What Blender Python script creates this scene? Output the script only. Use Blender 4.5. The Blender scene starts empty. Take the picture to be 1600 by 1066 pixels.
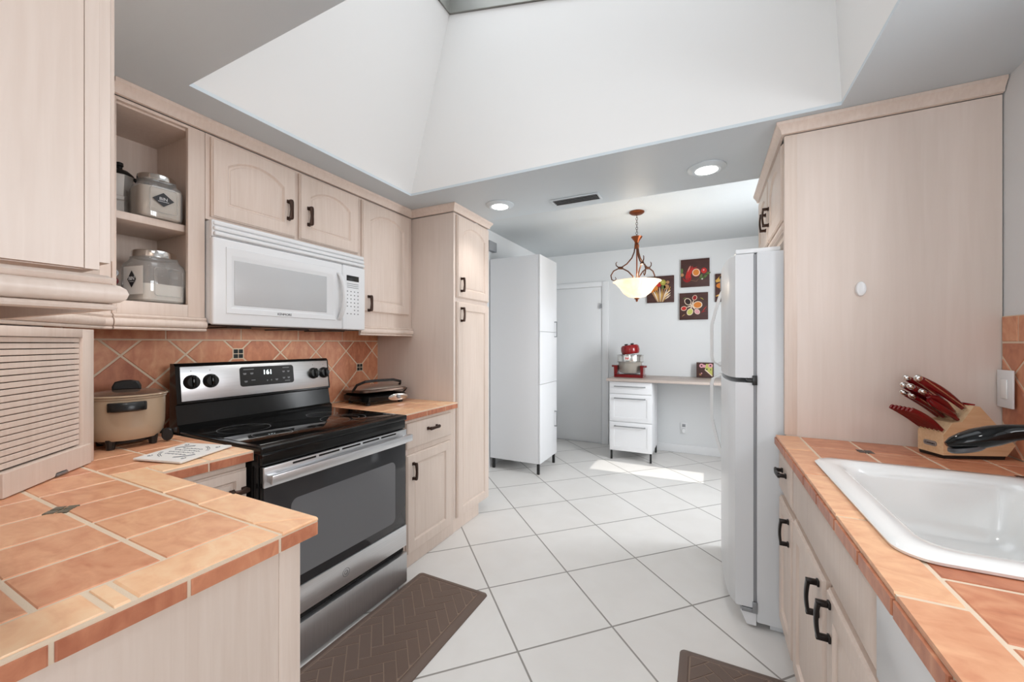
import bpy, bmesh, math, random
from mathutils import Matrix, Vector
random.seed(7)
S = bpy.context.scene
COL = S.collection
PI = math.pi

# ------------------------------------------------------------------ camera
cam_d = bpy.data.cameras.new('camera'); cam = bpy.data.objects.new('camera', cam_d); COL.objects.link(cam)
cam.location = (0, 0, 1.32)
cam.rotation_euler = (PI/2, 0, math.radians(26.3))
cam_d.sensor_width = 36; cam_d.sensor_fit = 'HORIZONTAL'; cam_d.lens = 617/1600*36
cam_d.shift_y = 4/1600; cam_d.clip_start = 0.02
S.camera = cam

# ------------------------------------------------------------------ view, world, lights
S.view_settings.view_transform = 'Standard'; S.view_settings.look = 'None'
S.view_settings.exposure = 0.3; S.view_settings.gamma = 1.0
S.view_settings.use_curve_mapping = False
w = bpy.data.worlds.new('sky'); S.world = w; w.use_nodes = True
w.node_tree.nodes['Background'].inputs[0].default_value = (0.94, 0.97, 1.0, 1)
w.node_tree.nodes['Background'].inputs[1].default_value = 1.2

def area(name, loc, target, sx, sy, power, color=(1, 1, 1)):
    l = bpy.data.lights.new(name, 'AREA'); l.shape = 'RECTANGLE'; l.size = sx; l.size_y = sy
    l.energy = power; l.color = color
    o = bpy.data.objects.new(name, l); COL.objects.link(o); o.location = loc
    d = Vector(target)-Vector(loc); o.rotation_euler = d.to_track_quat('-Z', 'Y').to_euler()
    return o
area('skylight_daylight', (-0.48, 1.42, 3.55), (-0.48, 1.42, 0), 1.7, 1.1, 10, (1, 0.995, 0.985))
area('rear_fill', (-1.0, -2.72, 1.45), (0.1, 2, 0.9), 2.4, 2.0, 52, (0.93, 0.965, 1))  # fill light added behind the camera, out of view
area('sink_side_fill', (1.5, 0.8, 1.85), (-1.8, 1.0, 1.2), 1.2, 0.8, 27, (0.93, 0.965, 1))  # fill added beyond the right wall to brighten the left side
area('far_wall_fill', (1.25, 3.47, 1.5), (-1.5, 4.3, 0.8), 0.7, 1.2, 45, (0.93, 0.965, 1))  # fill added out of view to brighten the far wall
def fill_spot(name, x, y, power, col=(1, 0.985, 0.96)):
    l = bpy.data.lights.new(name, 'SPOT'); l.energy = power; l.spot_size = math.radians(125); l.spot_blend = 0.9; l.shadow_soft_size = 0.06; l.color = col
    o = bpy.data.objects.new(name, l); COL.objects.link(o); o.location = (x, y, 2.26); return o
fill_spot('rear_fill_spot', -1.3, 0.40, 17); fill_spot('rear_fill_spot', 0.45, 0.40, 11)  # two spots added out of view to brighten the counters
# fill light added under the microwave to brighten the backsplash
area('backsplash_fill', (-2.0, 1.36, 1.39), (-2.08, 1.36, 0.9), 0.5, 0.12, 1.0, (1, 0.97, 0.92))
sp = bpy.data.lights.new('low_sun', 'SPOT'); sp.energy = 5000; sp.spot_size = math.radians(5.4); sp.shadow_soft_size = 0.03; sp.color = (1, 0.96, 0.9)
so = bpy.data.objects.new('low_sun', sp); COL.objects.link(so); so.location = (9.0, 4.42, 4.48)
so.rotation_euler = (Vector((0.976, 4.31, 0.735))-so.location).to_track_quat('-Z', 'Y').to_euler()

# ------------------------------------------------------------------ materials
def srgb(r, g, b):
    f = lambda c: (c/255)/12.92 if c/255 <= 0.04045 else ((c/255+0.055)/1.055)**2.4
    return (f(r), f(g), f(b), 1)
def newmat(name):
    m = bpy.data.materials.new(name); m.use_nodes = True
    nt = m.node_tree; return m, nt, nt.nodes['Principled BSDF']
def plain(name, col, rough=0.5, metal=0.0, spec=0.5, coat=0.0, trans=0.0, emis=None, estr=0.0, alpha=1.0, ior=1.45):
    m, nt, b = newmat(name)
    b.inputs['Base Color'].default_value = col; b.inputs['Roughness'].default_value = rough
    b.inputs['Metallic'].default_value = metal; b.inputs['Specular IOR Level'].default_value = spec
    b.inputs['Coat Weight'].default_value = coat; b.inputs['Transmission Weight'].default_value = trans
    b.inputs['IOR'].default_value = ior; b.inputs['Alpha'].default_value = alpha
    if emis: b.inputs['Emission Color'].default_value = emis; b.inputs['Emission Strength'].default_value = estr
    return m
def mix(nt, fac, a, b, typ='MIX'):
    n = nt.nodes.new('ShaderNodeMix'); n.data_type = 'RGBA'; n.blend_type = typ
    for i, v in ((0, fac), (6, a), (7, b)):
        if hasattr(v, 'is_output'): nt.links.new(v, n.inputs[i])
        else: n.inputs[i].default_value = v
    return n.outputs[2]
def noise(nt, scale=(1, 1, 1), sc=5, detail=4, dist=0.0, coord='Object'):
    tc = nt.nodes.new('ShaderNodeTexCoord'); mp = nt.nodes.new('ShaderNodeMapping')
    mp.inputs['Scale'].default_value = scale
    n = nt.nodes.new('ShaderNodeTexNoise'); n.inputs['Scale'].default_value = sc
    n.inputs['Detail'].default_value = detail; n.inputs['Distortion'].default_value = dist
    nt.links.new(tc.outputs[coord], mp.inputs[0]); nt.links.new(mp.outputs[0], n.inputs['Vector'])
    return n.outputs[0]
def ramp(nt, src, stops):
    r = nt.nodes.new('ShaderNodeValToRGB'); e = r.color_ramp.elements
    while len(e) < len(stops): e.new(0.5)
    for el, (p, c) in zip(e, stops): el.position = p; el.color = c
    nt.links.new(src, r.inputs[0]); return r.outputs[0]
def bump(nt, b, src, strength=0.1, dist=0.01):
    n = nt.nodes.new('ShaderNodeBump'); n.inputs['Strength'].default_value = strength; n.inputs['Distance'].default_value = dist
    nt.links.new(src, n.inputs['Height']); nt.links.new(n.outputs[0], b.inputs['Normal'])

def wood(name, a, b_, rough=0.42, stretch=(26, 26, 1.3)):
    m, nt, b = newmat(name)
    n1 = noise(nt, stretch, 3.0, 6, 0.6); n2 = noise(nt, (1.3, 1.3, 0.5), 2.2, 3)
    c1 = ramp(nt, n1, [(0.3, a), (0.7, b_)])
    c2 = ramp(nt, n2, [(0.35, (0.93, 0.92, 0.91, 1)), (0.7, (1.03, 1.02, 1.02, 1))])
    nt.links.new(mix(nt, 1.0, c1, c2, 'MULTIPLY'), b.inputs['Base Color'])
    b.inputs['Roughness'].default_value = rough
    return m
def paint(name, col, bscale=60, bstr=0.05, rough=0.6):
    m, nt, b = newmat(name); b.inputs['Base Color'].default_value = col; b.inputs['Roughness'].default_value = rough
    bump(nt, b, noise(nt, (1, 1, 1), bscale, 3), bstr, 0.004); return m

MAPLE = wood('pickled_maple', srgb(221, 203, 190), srgb(228, 212, 200))
PANELW = wood('pickled_veneer', srgb(225, 210, 199), srgb(230, 216, 206), 0.45, (14, 14, 0.8))
WALL = paint('wall_paint', srgb(226, 228, 229))
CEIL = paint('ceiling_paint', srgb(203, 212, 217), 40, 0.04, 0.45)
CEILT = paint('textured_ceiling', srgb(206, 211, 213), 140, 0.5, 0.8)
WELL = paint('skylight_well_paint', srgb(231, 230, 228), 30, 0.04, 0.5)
WHITE_AP = paint('white_appliance', srgb(222, 224, 226), 220, 0.06, 0.3)
WHITE_SM = plain('white_gloss_plastic', srgb(234, 235, 236), 0.25)
WHITE_LAM = plain('white_laminate', srgb(232, 233, 235), 0.4)
WHITE_DOOR = plain('white_door_paint', srgb(232, 233, 234), 0.45)
PORC = plain('white_enamel', srgb(243, 243, 241), 0.12, coat=0.5)
GREYW = plain('microwave_window', srgb(196, 197, 198), 0.25)
BRONZE = plain('bronze_handle', srgb(70, 52, 44), 0.38, metal=0.75)
BLACKH = plain('black_bronze_handle', srgb(38, 32, 30), 0.3, metal=0.5)
BLACKG = plain('black_glass', (0.004, 0.004, 0.004, 1), 0.06, spec=0.35)
BLACKE = plain('black_enamel', (0.006, 0.006, 0.006, 1), 0.16, spec=0.4)
BLACKP = plain('black_plastic', (0.012, 0.012, 0.012, 1), 0.32)
DARK = plain('dark_void', (0.01, 0.008, 0.007, 1), 0.8)
RINGM = plain('burner_ring_print', srgb(120, 120, 120), 0.3)
WTXT = plain('white_print', srgb(215, 216, 218), 0.5)
GTXT = plain('grey_print', srgb(120, 121, 124), 0.5)
BTXT = plain('black_print', srgb(45, 45, 48), 0.5)
LEDM = plain('clock_digits', (0.8, 0.95, 1, 1), 0.4, emis=(0.85, 0.97, 1, 1), estr=3.0)
CHROME = plain('chrome', srgb(215, 212, 208), 0.16, metal=1)
GREYM = plain('brushed_grey_metal', srgb(150, 152, 154), 0.4, metal=0.6)
GALV = plain('galvanized_frame', srgb(165, 165, 160), 0.45, metal=0.7)
GREYP = plain('grey_plastic', srgb(150, 152, 155), 0.5)
TAN = plain('tan_enamel', srgb(178, 155, 130), 0.2, coat=0.4)
LIDGL = plain('brown_glass_lid', srgb(88, 72, 62), 0.12, spec=0.7)
RED = plain('dark_red_resin', srgb(112, 8, 16), 0.18, coat=0.6)
REDAP = plain('red_gloss_plastic', srgb(140, 8, 14), 0.2, coat=0.4)
COPPER = plain('copper_bronze', srgb(132, 72, 42), 0.38, metal=0.8)
DESKT = wood('greige_laminate', srgb(186, 172, 164), srgb(196, 183, 174), 0.4, (2, 30, 30))
BEECH = wood('pale_beech', srgb(220, 182, 138), srgb(234, 202, 162), 0.45, (3, 30, 30))
OATS = plain('pale_oats', srgb(214, 203, 190), 0.9)
FLOUR = plain('white_flour', srgb(240, 232, 222), 0.9)
BEANS = plain('tan_oats', srgb(176, 160, 142), 0.95)
PAPERW = plain('white_label', srgb(232, 230, 226), 0.7)
CANVAS = wood('dark_brown_print', srgb(62, 34, 30), srgb(80, 46, 40), 0.6, (3, 3, 14))
MIXED = {k: plain('print_'+k, srgb(*v), 0.6) for k, v in dict(red=(196, 40, 34), deepred=(150, 20, 24), orange=(214, 128, 50), gold=(214, 168, 84),
    green=(96, 116, 62), cream=(232, 212, 190), pink=(222, 160, 168), olive=(170, 160, 70), lime=(196, 196, 104), choc=(44, 22, 20), tan=(178, 132, 88), white=(232, 226, 220)).items()}

def glass(name, col, rough=0.02, fac=0.82):
    m, nt, b = newmat(name); out = nt.nodes['Material Output']
    t = nt.nodes.new('ShaderNodeBsdfTransparent'); t.inputs[0].default_value = col
    g = nt.nodes.new('ShaderNodeBsdfGlossy'); g.inputs['Roughness'].default_value = rough
    f = nt.nodes.new('ShaderNodeLayerWeight'); f.inputs[0].default_value = 0.25
    mth = nt.nodes.new('ShaderNodeMath'); mth.operation = 'MULTIPLY_ADD'; mth.inputs[1].default_value = 0.6; mth.inputs[2].default_value = 1-fac-0.1
    x = nt.nodes.new('ShaderNodeMixShader')
    nt.links.new(f.outputs['Fresnel'], mth.inputs[0]); nt.links.new(mth.outputs[0], x.inputs[0])
    nt.links.new(t.outputs[0], x.inputs[1]); nt.links.new(g.outputs[0], x.inputs[2]); nt.links.new(x.outputs[0], out.inputs[0])
    return m
JARGL = glass('jar_glass', (0.95, 0.955, 0.95, 1))
_nt = JARGL.node_tree; _d = _nt.nodes.new('ShaderNodeBsdfDiffuse'); _d.inputs[0].default_value = (0.85, 0.84, 0.82, 1)
_m = _nt.nodes.new('ShaderNodeMixShader'); _m.inputs[0].default_value = 0.16; _o = _nt.nodes['Material Output']
_src = _o.inputs[0].links[0].from_socket; _nt.links.new(_src, _m.inputs[1]); _nt.links.new(_d.outputs[0], _m.inputs[2]); _nt.links.new(_m.outputs[0], _o.inputs[0])
OVENGL = plain('oven_bowl_glass', srgb(190, 182, 170), 0.1, alpha=0.55, spec=0.8)
SKYGL = glass('skylight_pane', (0.92, 0.94, 0.96, 1), 0.1, 0.9)

def steel(name, col, axis=(1, 60, 60), r=0.3):
    m, nt, b = newmat(name); b.inputs['Metallic'].default_value = 0.9
    n = noise(nt, axis, 6, 3)
    nt.links.new(ramp(nt, n, [(0.3, tuple(c*0.9 for c in col[:3])+(1,)), (0.7, col)]), b.inputs['Base Color'])
    b.inputs['Roughness'].default_value = r; return m
STEEL = steel('brushed_stainless', srgb(226, 227, 229), (60, 1, 60), 0.32)
STEELD = steel('brushed_drawer_steel', srgb(206, 207, 209), (60, 60, 1), 0.34)

def terracotta():
    m, nt, b = newmat('terracotta_tile')
    at = nt.nodes.new('ShaderNodeAttribute'); at.attribute_name = 'tv'
    n1 = noise(nt, (1, 2.2, 1), 9, 7, 1.4); n2 = noise(nt, (1, 1, 1), 55, 4, 0.3)
    m1 = nt.nodes.new('ShaderNodeMath'); m1.operation = 'MULTIPLY_ADD'; m1.inputs[1].default_value = 0.75
    nt.links.new(n1, m1.inputs[0]); nt.links.new(at.outputs['Fac'], m1.inputs[2])
    m2 = nt.nodes.new('ShaderNodeMath'); m2.operation = 'MULTIPLY_ADD'; m2.inputs[1].default_value = 0.22
    nt.links.new(n2, m2.inputs[0]); nt.links.new(m1.outputs[0], m2.inputs[2])
    m3 = nt.nodes.new('ShaderNodeMath'); m3.operation = 'SUBTRACT'; m3.inputs[1].default_value = 0.485
    nt.links.new(m2.outputs[0], m3.inputs[0])
    c = ramp(nt, m3.outputs[0], [(0.0, srgb(174, 104, 76)), (0.3, srgb(206, 137, 103)), (0.6, srgb(228, 170, 132)), (0.85, srgb(243, 194, 152)), (1.0, srgb(248, 208, 168))])
    nt.links.new(c, b.inputs['Base Color']); b.inputs['Roughness'].default_value = 0.38
    bump(nt, b, n1, 0.12, 0.006); return m
TERRA = terracotta()
GROUT = paint('sand_grout', srgb(226, 206, 182), 300, 0.2, 0.9)
INSERT = plain('black_mosaic', srgb(40, 44, 44), 0.15)
INSERTG = plain('grey_green_mosaic', srgb(92, 92, 78), 0.2)

def floor_mat():
    m, nt, b = newmat('white_floor_tile')
    tc = nt.nodes.new('ShaderNodeTexCoord'); mp = nt.nodes.new('ShaderNodeMapping'); mp.vector_type = 'TEXTURE'
    s = 0.4665
    mp.inputs['Location'].default_value = (-0.727, 2.187, 0); mp.inputs['Rotation'].default_value = (0, 0, PI/4); mp.inputs['Scale'].default_value = (s, s, s)
    nt.links.new(tc.outputs['Object'], mp.inputs[0])
    sx = nt.nodes.new('ShaderNodeSeparateXYZ'); nt.links.new(mp.outputs[0], sx.inputs[0])
    def gl(o):
        p = nt.nodes.new('ShaderNodeMath'); p.operation = 'PINGPONG'; p.inputs[1].default_value = 0.5; nt.links.new(o, p.inputs[0])
        l = nt.nodes.new('ShaderNodeMapRange'); l.inputs[1].default_value = 0.0075; l.inputs[2].default_value = 0.0105; nt.links.new(p.outputs[0], l.inputs[0]); return l.outputs[0]
    mn = nt.nodes.new('ShaderNodeMath'); mn.operation = 'MINIMUM'
    nt.links.new(gl(sx.outputs[0]), mn.inputs[0]); nt.links.new(gl(sx.outputs[1]), mn.inputs[1])
    fl = nt.nodes.new('ShaderNodeVectorMath'); fl.operation = 'FLOOR'; nt.links.new(mp.outputs[0], fl.inputs[0])
    wn = nt.nodes.new('ShaderNodeTexWhiteNoise'); wn.noise_dimensions = '2D'; nt.links.new(fl.outputs[0], wn.inputs[0])
    n = noise(nt, (1, 1, 1), 6, 5, 0.5)
    c = mix(nt, 0.5, ramp(nt, n, [(0.3, srgb(224, 221, 217)), (0.7, srgb(232, 230, 227))]), ramp(nt, wn.outputs[0], [(0, srgb(225, 222, 219)), (1, srgb(232, 230, 227))]))
    nt.links.new(mix(nt, mn.outputs[0], srgb(150, 146, 141), c), b.inputs['Base Color'])
    b.inputs['Roughness'].default_value = 0.38
    bump(nt, b, mn.outputs[0], 0.4, 0.003); return m
FLOOR = floor_mat()

def mat_brown():
    m, nt, b = newmat('brown_vinyl_mat'); b.inputs['Base Color'].default_value = srgb(104, 86, 76)
    b.inputs['Roughness'].default_value = 0.42; bump(nt, b, noise(nt, (1, 1, 1), 400, 2), 0.25, 0.002); return m
MATB = mat_brown()
MATG = plain('sheen_mat_groove', srgb(136, 116, 102), 0.45)  # paler groove colour paints in the shine along the groove edges

# ------------------------------------------------------------------ mesh builder
def frame(o, u, v, w_):
    M = Matrix.Identity(4)
    for i, c in enumerate((u, v, w_)):
        for k in range(3): M[k][i] = c[k]
    for k in range(3): M[k][3] = o[k]
    return M
def F_px(o): return frame(o, (0, 1, 0), (0, 0, 1), (1, 0, 0))     # face looking to +X
def F_mx(o): return frame(o, (0, -1, 0), (0, 0, 1), (-1, 0, 0))   # face looking to -X
def F_my(o): return frame(o, (1, 0, 0), (0, 0, 1), (0, -1, 0))    # face looking to -Y
def F_py(o): return frame(o, (-1, 0, 0), (0, 0, 1), (0, 1, 0))

class MB:
    def __init__(s, T=None):
        s.bm = bmesh.new(); s.T = T or Matrix.Identity(4); s.mi = 0; s.tv = 0.5
        s.lay = s.bm.faces.layers.float.new('tv')
    def v(s, p): return s.bm.verts.new(s.T @ Vector(p))
    def f(s, vs):
        try: fc = s.bm.faces.new(vs)
        except ValueError: return None
        fc.material_index = s.mi; fc[s.lay] = s.tv; return fc
    def box(s, x0, x1, y0, y1, z0, z1, bev=0.0, seg=2):
        vs = [s.v((x, y, z)) for z in (z0, z1) for y in (y0, y1) for x in (x0, x1)]
        fs = [s.f([vs[i] for i in q]) for q in ((0, 2, 3, 1), (4, 5, 7, 6), (0, 1, 5, 4), (2, 6, 7, 3), (0, 4, 6, 2), (1, 3, 7, 5))]
        if bev > 0:
            es = list({e for fc in fs for e in fc.edges})
            r = bmesh.ops.bevel(s.bm, geom=es, offset=bev, segments=seg, profile=0.5, affect='EDGES', clamp_overlap=True)
            for fc in r['faces']: fc.material_index = s.mi; fc[s.lay] = s.tv
        return s
    def loft(s, rings, closed=True, cap0=True, cap1=True):
        R = [[s.v(p) for p in r] for r in rings]; n = len(R[0])
        for a, b in zip(R, R[1:]):
            for i in range(n if closed else n-1):
                j = (i+1) % n; s.f([a[i], a[j], b[j], b[i]])
        if closed and cap0: s.f(R[0][::-1])
        if closed and cap1: s.f(R[-1])
        return s
    def prism(s, pts, axis, a0, a1, ch=0.0):
        def P(p, a): return {'x': (a, p[0], p[1]), 'y': (p[0], a, p[1]), 'z': (p[0], p[1], a)}[axis]
        if ch:
            cx = sum(p[0] for p in pts)/len(pts); cy = sum(p[1] for p in pts)/len(pts)
            def ins(p, d):
                L = math.hypot(p[0]-cx, p[1]-cy) or 1; return (p[0]-(p[0]-cx)/L*d, p[1]-(p[1]-cy)/L*d)
            sg = 1 if a1 > a0 else -1
            return s.loft([[P(p, a0) for p in pts], [P(p, a1-sg*ch) for p in pts], [P(ins(p, ch*1.4), a1) for p in pts]])
        return s.loft([[P(p, a0) for p in pts], [P(p, a1) for p in pts]])
    def tube(s, pts, r, n=8, closed=False, flat=None):
        pts = [Vector(p) for p in pts]; m = len(pts); rings = []; prev = None
        for i, p in enumerate(pts):
            a = pts[(i-1) % m] if (closed or i > 0) else p; b = pts[(i+1) % m] if (closed or i < m-1) else p
            t = (b-a).normalized()
            if prev is None:
                prev = Vector((0, 0, 1)) if abs(t.z) < 0.9 else Vector((1, 0, 0))
            u = (prev-t*prev.dot(t)).normalized(); prev = u; w_ = t.cross(u)
            rr = r[i] if isinstance(r, (list, tuple)) else r
            fl = flat or 1.0
            rings.append([p+u*rr*math.cos(2*PI*k/n)+w_*rr*fl*math.sin(2*PI*k/n) for k in range(n)])
        if closed: rings.append(rings[0])
        return s.loft(rings, cap0=not closed, cap1=not closed)
    def lathe(s, prof, c=(0, 0, 0), n=32, ax='z', sq=None):
        rings = []
        for r, z in prof:
            ring = []
            for k in range(n):
                t = 2*PI*k/n; cs, sn = math.cos(t), math.sin(t)
                if sq:
                    q = (abs(cs)**sq+abs(sn)**sq)**(-1/sq); cs, sn = cs*q, sn*q
                p = {'z': (r*cs, r*sn, z), 'x': (z, r*cs, r*sn), 'y': (r*sn, z, r*cs)}[ax]
                ring.append((p[0]+c[0], p[1]+c[1], p[2]+c[2]))
            rings.append(ring)
        return s.loft(rings)
    def cyl(s, p0, p1, r, n=16, r1=None): return s.tube([p0, p1], [r, r if r1 is None else r1], n)
    def ball(s, c, r, n=16, m=10, sc=(1, 1, 1)):
        rings = [[(c[0]+sc[0]*r*math.sin(PI*i/m)*math.cos(2*PI*k/n), c[1]+sc[1]*r*math.sin(PI*i/m)*math.sin(2*PI*k/n), c[2]-sc[2]*r*math.cos(PI*i/m)) for k in range(n)] for i in [0.02]+list(range(1, m))+[m-0.02]]
        return s.loft(rings)
    def poly(s, pts): s.f([s.v(p) for p in pts]); return s
    def text(s, body, T, size, ext=0.0004, align='CENTER'):
        cu = bpy.data.curves.new('lettering', 'FONT'); cu.body = body; cu.size = size; cu.extrude = ext
        cu.align_x = align; cu.align_y = 'CENTER'; cu.resolution_u = 3
        o = bpy.data.objects.new('lettering', cu); COL.objects.link(o)
        dg = bpy.context.evaluated_depsgraph_get(); me = o.evaluated_get(dg).to_mesh()
        M = s.T @ T
        vs = [s.bm.verts.new(M @ v.co) for v in me.vertices]
        for p in me.polygons: s.f([vs[i] for i in p.vertices])
        o.evaluated_get(dg).to_mesh_clear(); bpy.data.objects.remove(o); bpy.data.curves.remove(cu)
        return s
    def build(s, name, mats, parent=None, ang=35):
        root = parent
        while root is not None and root.parent is not None: root = root.parent
        if root is not None and not root.get('_loc'):
            bmesh.ops.translate(s.bm, vec=-Vector(root.location), verts=s.bm.verts)
        bmesh.ops.recalc_face_normals(s.bm, faces=s.bm.faces)
        me = bpy.data.meshes.new(name); s.bm.to_mesh(me); s.bm.free()
        for m in (mats if isinstance(mats, (list, tuple)) else [mats]): me.materials.append(m)
        me.shade_smooth(); me.set_sharp_from_angle(angle=math.radians(ang))
        o = bpy.data.objects.new(name, me); COL.objects.link(o)
        if parent is not None: o.parent = parent
        return o
LOCAL = set()
def thing(name, label, cat, loc=(0, 0, 0), rotz=0.0, group=None, local=False):
    o = bpy.data.objects.new(name, None); COL.objects.link(o); o.location = loc; o.rotation_euler = (0, 0, rotz)
    o.empty_display_size = 0.05
    o['label'] = label; o['category'] = cat
    if group: o['group'] = group
    if local: o['_loc'] = 1; LOCAL.add(o.name)
    return o
def tag(o, label, cat, group=None):
    o['label'] = label; o['category'] = cat
    if group: o['group'] = group
    return o
def struct(o): o['kind'] = 'structure'; return o
def dup(root, loc, rotz=None, label=None):
    r = root.copy(); COL.objects.link(r); r.location = loc
    if rotz is not None: r.rotation_euler = (0, 0, rotz)
    if label: r['label'] = label
    for ch in list(root.children):
        c = ch.copy(); COL.objects.link(c); c.parent = r
        for g in ch.children:
            d = g.copy(); COL.objects.link(d); d.parent = c
    return r

# ------------------------------------------------------------------ room shell
ZC = 2.29; ZF = 2.53
XL, XR, YB = -2.29, 0.976, 5.19
def wall(name, boxes, m=WALL):
    b = MB()
    for q in boxes: b.box(*q)
    return struct(b.build(name, m))
b = MB(); b.box(-2.6, 2.4, -3.0, 5.5, -0.1, 0.0); struct(b.build('floor', FLOOR))
wall('wall_left', [(XL-0.1, XL, -0.05, 2.77, 0, 2.7)])
wall('wall_left_far', [(-2.18, -2.08, 2.77, YB, 0, 2.7)])
wall('wall_left_rear', [(XL, -0.86, -0.15, -0.05, 0, ZC), (-0.96, -0.86, -2.6, -0.15, 0, ZC), (-2.4, -2.3, -2.6, -0.15, 0, ZC)])
wall('wall_back', [(-2.18, 2.3, YB, YB+0.1, 0, 2.7)])
wall('wall_right', [(XR, XR+0.1, -2.6, 0.25, 0, 2.7), (XR, XR+0.1, 1.4, 2.98, 0, 2.7), (XR, XR+0.1, 0.25, 1.4, 0, 1.43), (XR, XR+0.1, 0.25, 1.4, 2.14, 2.7)])
b = MB(); b.box(XR+0.04, XR+0.08, 0.25, 0.29, 1.43, 2.14).box(XR+0.04, XR+0.08, 1.36, 1.4, 1.43, 2.14).box(XR+0.04, XR+0.08, 0.29, 1.36, 1.43, 1.47).box(XR+0.04, XR+0.08, 0.29, 1.36, 2.10, 2.14).box(XR+0.04, XR+0.08, 0.81, 0.84, 1.47, 2.10)
struct(b.build('window_added_sink', WHITE_SM))  # unseen window frame added around the sink-side fill opening
# far right wall has a narrow sidelight and a larger opening added for fill light (both hidden by the refrigerator)
wall('wall_right_far', [(XR, XR+0.1, 2.98, 3.1, 0, 2.7), (XR, XR+0.1, 3.1, 3.85, 0, 0.9), (XR, XR+0.1, 3.1, 3.85, 2.1, 2.7),
                        (XR, XR+0.1, 3.85, 4.17, 0, 2.7), (XR, XR+0.1, 4.17, 4.46, 0, 0.50), (XR, XR+0.1, 4.17, 4.46, 0.97, 2.7), (XR, XR+0.1, 4.46, YB, 0, 2.7)])
b = MB(); b.box(XR+0.03, XR+0.06, 3.1, 3.14, 0.9, 2.1).box(XR+0.03, XR+0.06, 3.81, 3.85, 0.9, 2.1).box(XR+0.03, XR+0.06, 3.14, 3.81, 0.9, 0.94).box(XR+0.03, XR+0.06, 3.14, 3.81, 2.06, 2.1)
struct(b.build('window_added_far', WHITE_SM))  # unseen frame added around the larger opening for the far fill
wall('wall_rear', [(-2.4, -2.0, -2.7, -2.6, 0, ZC), (0.9, XR+0.1, -2.7, -2.6, 0, ZC), (-2.0, 0.9, -2.7, -2.6, 0, 0.35), (-2.0, 0.9, -2.7, -2.6, 2.25, ZC)])  # wide opening added to let the rear fill light in
# kitchen ceiling with skylight opening
SX0, SX1, SY0, SY1 = -1.748, 0.492, 0.79, 2.035
b = MB()
e_ = 0.002
for q in ((-2.4, SX0+e_, -2.7, 2.72), (SX1-e_, XR+0.1, -2.7, 2.72), (SX0+e_, SX1-e_, -2.7, SY0+e_), (SX0+e_, SX1-e_, SY1-e_, 2.72)):
    b.box(q[0], q[1], q[2], q[3], ZC, ZC+0.015)
b.box(-2.3, XR+0.1, 2.66, 2.72, ZC+0.015, ZF+0.1)
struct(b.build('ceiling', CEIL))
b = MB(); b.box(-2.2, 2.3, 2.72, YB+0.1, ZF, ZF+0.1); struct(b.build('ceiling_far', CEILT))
# skylight well (walls lean square to the roof slope)
def zroof(x): return 3.37-0.243*(x+1.44)
L0, L1 = (-1.748, ZC+0.015), (-1.44, zroof(-1.44))
R0, R1 = (0.492, ZC+0.015), (0.462, zroof(0.462))
t = 0.06
b = MB()
b.prism([(L0[0], ZC+0.015), L1, (L1[0]-t, L1[1]+0.02), (L0[0]-t, ZC+0.015)], 'y', SY0-t, SY1+t)
b.prism([(R0[0], ZC+0.015), R1, (R1[0]+t, R1[1]), (R0[0]+t, ZC+0.015)], 'y', SY0-t, SY1+t)
for y0, y1 in ((SY0-t, SY0), (SY1, SY1+t)):
    b.prism([(L0[0], ZC+0.015), (R0[0], ZC+0.015), R1, L1], 'y', y0, y1)
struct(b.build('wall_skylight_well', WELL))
# skylight frame + pane
b = MB()
for (x0, x1, y0, y1) in ((-1.50, -1.43, SY0-0.05, SY1+0.05), (0.45, 0.52, SY0-0.05, SY1+0.05), (-1.43, 0.45, SY1-0.012, SY1+0.05), (-1.43, 0.45, SY0-0.05, SY0+0.012)):
    b.prism([(x0, zroof(x0)+0.002), (x1, zroof(x1)+0.002), (x1, zroof(x1)+0.14), (x0, zroof(x0)+0.14)], 'y', y0, y1)
sk = b.build('window_3', GALV); struct(sk)
b = MB(); b.prism([(-1.43, zroof(-1.43)+0.10), (0.45, zroof(0.45)+0.10), (0.45, zroof(0.45)+0.106), (-1.43, zroof(-1.43)+0.106)], 'y', SY0+0.012, SY1-0.012)
b.build('pane', SKYGL, sk)
# baseboards
b = MB(); b.box(-1.15, XR, YB-0.014, YB-0.001, 0.001, 0.10, 0.003); struct(b.build('baseboard_back', WHITE_DOOR))
# far door with casing
d = MB(F_my((0, YB-0.001, 0)))
d.box(-1.24, -1.155, 0, 2.135, 0, 0.022, 0.004).box(-2.07, -1.24, 2.07, 2.135, 0, 0.022, 0.004)
struct(d.build('trim_2', WHITE_DOOR))
d = MB(F_my((0, YB-0.001, 0))); d.box(-2.06, -1.245, 0.012, 2.065, 0, 0.012, 0.003); dr = d.build('door_1', WHITE_DOOR); struct(dr)
d = MB(F_my((0, YB-0.001, 0))); d.box(-1.27, -1.235, 1.79, 1.84, 0.012, 0.03, 0.004).cyl((-1.262, 1.775, 0.03), (-1.262, 1.85, 0.03), 0.006, 8)
d.build('hinge', GREYM, dr)

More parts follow.
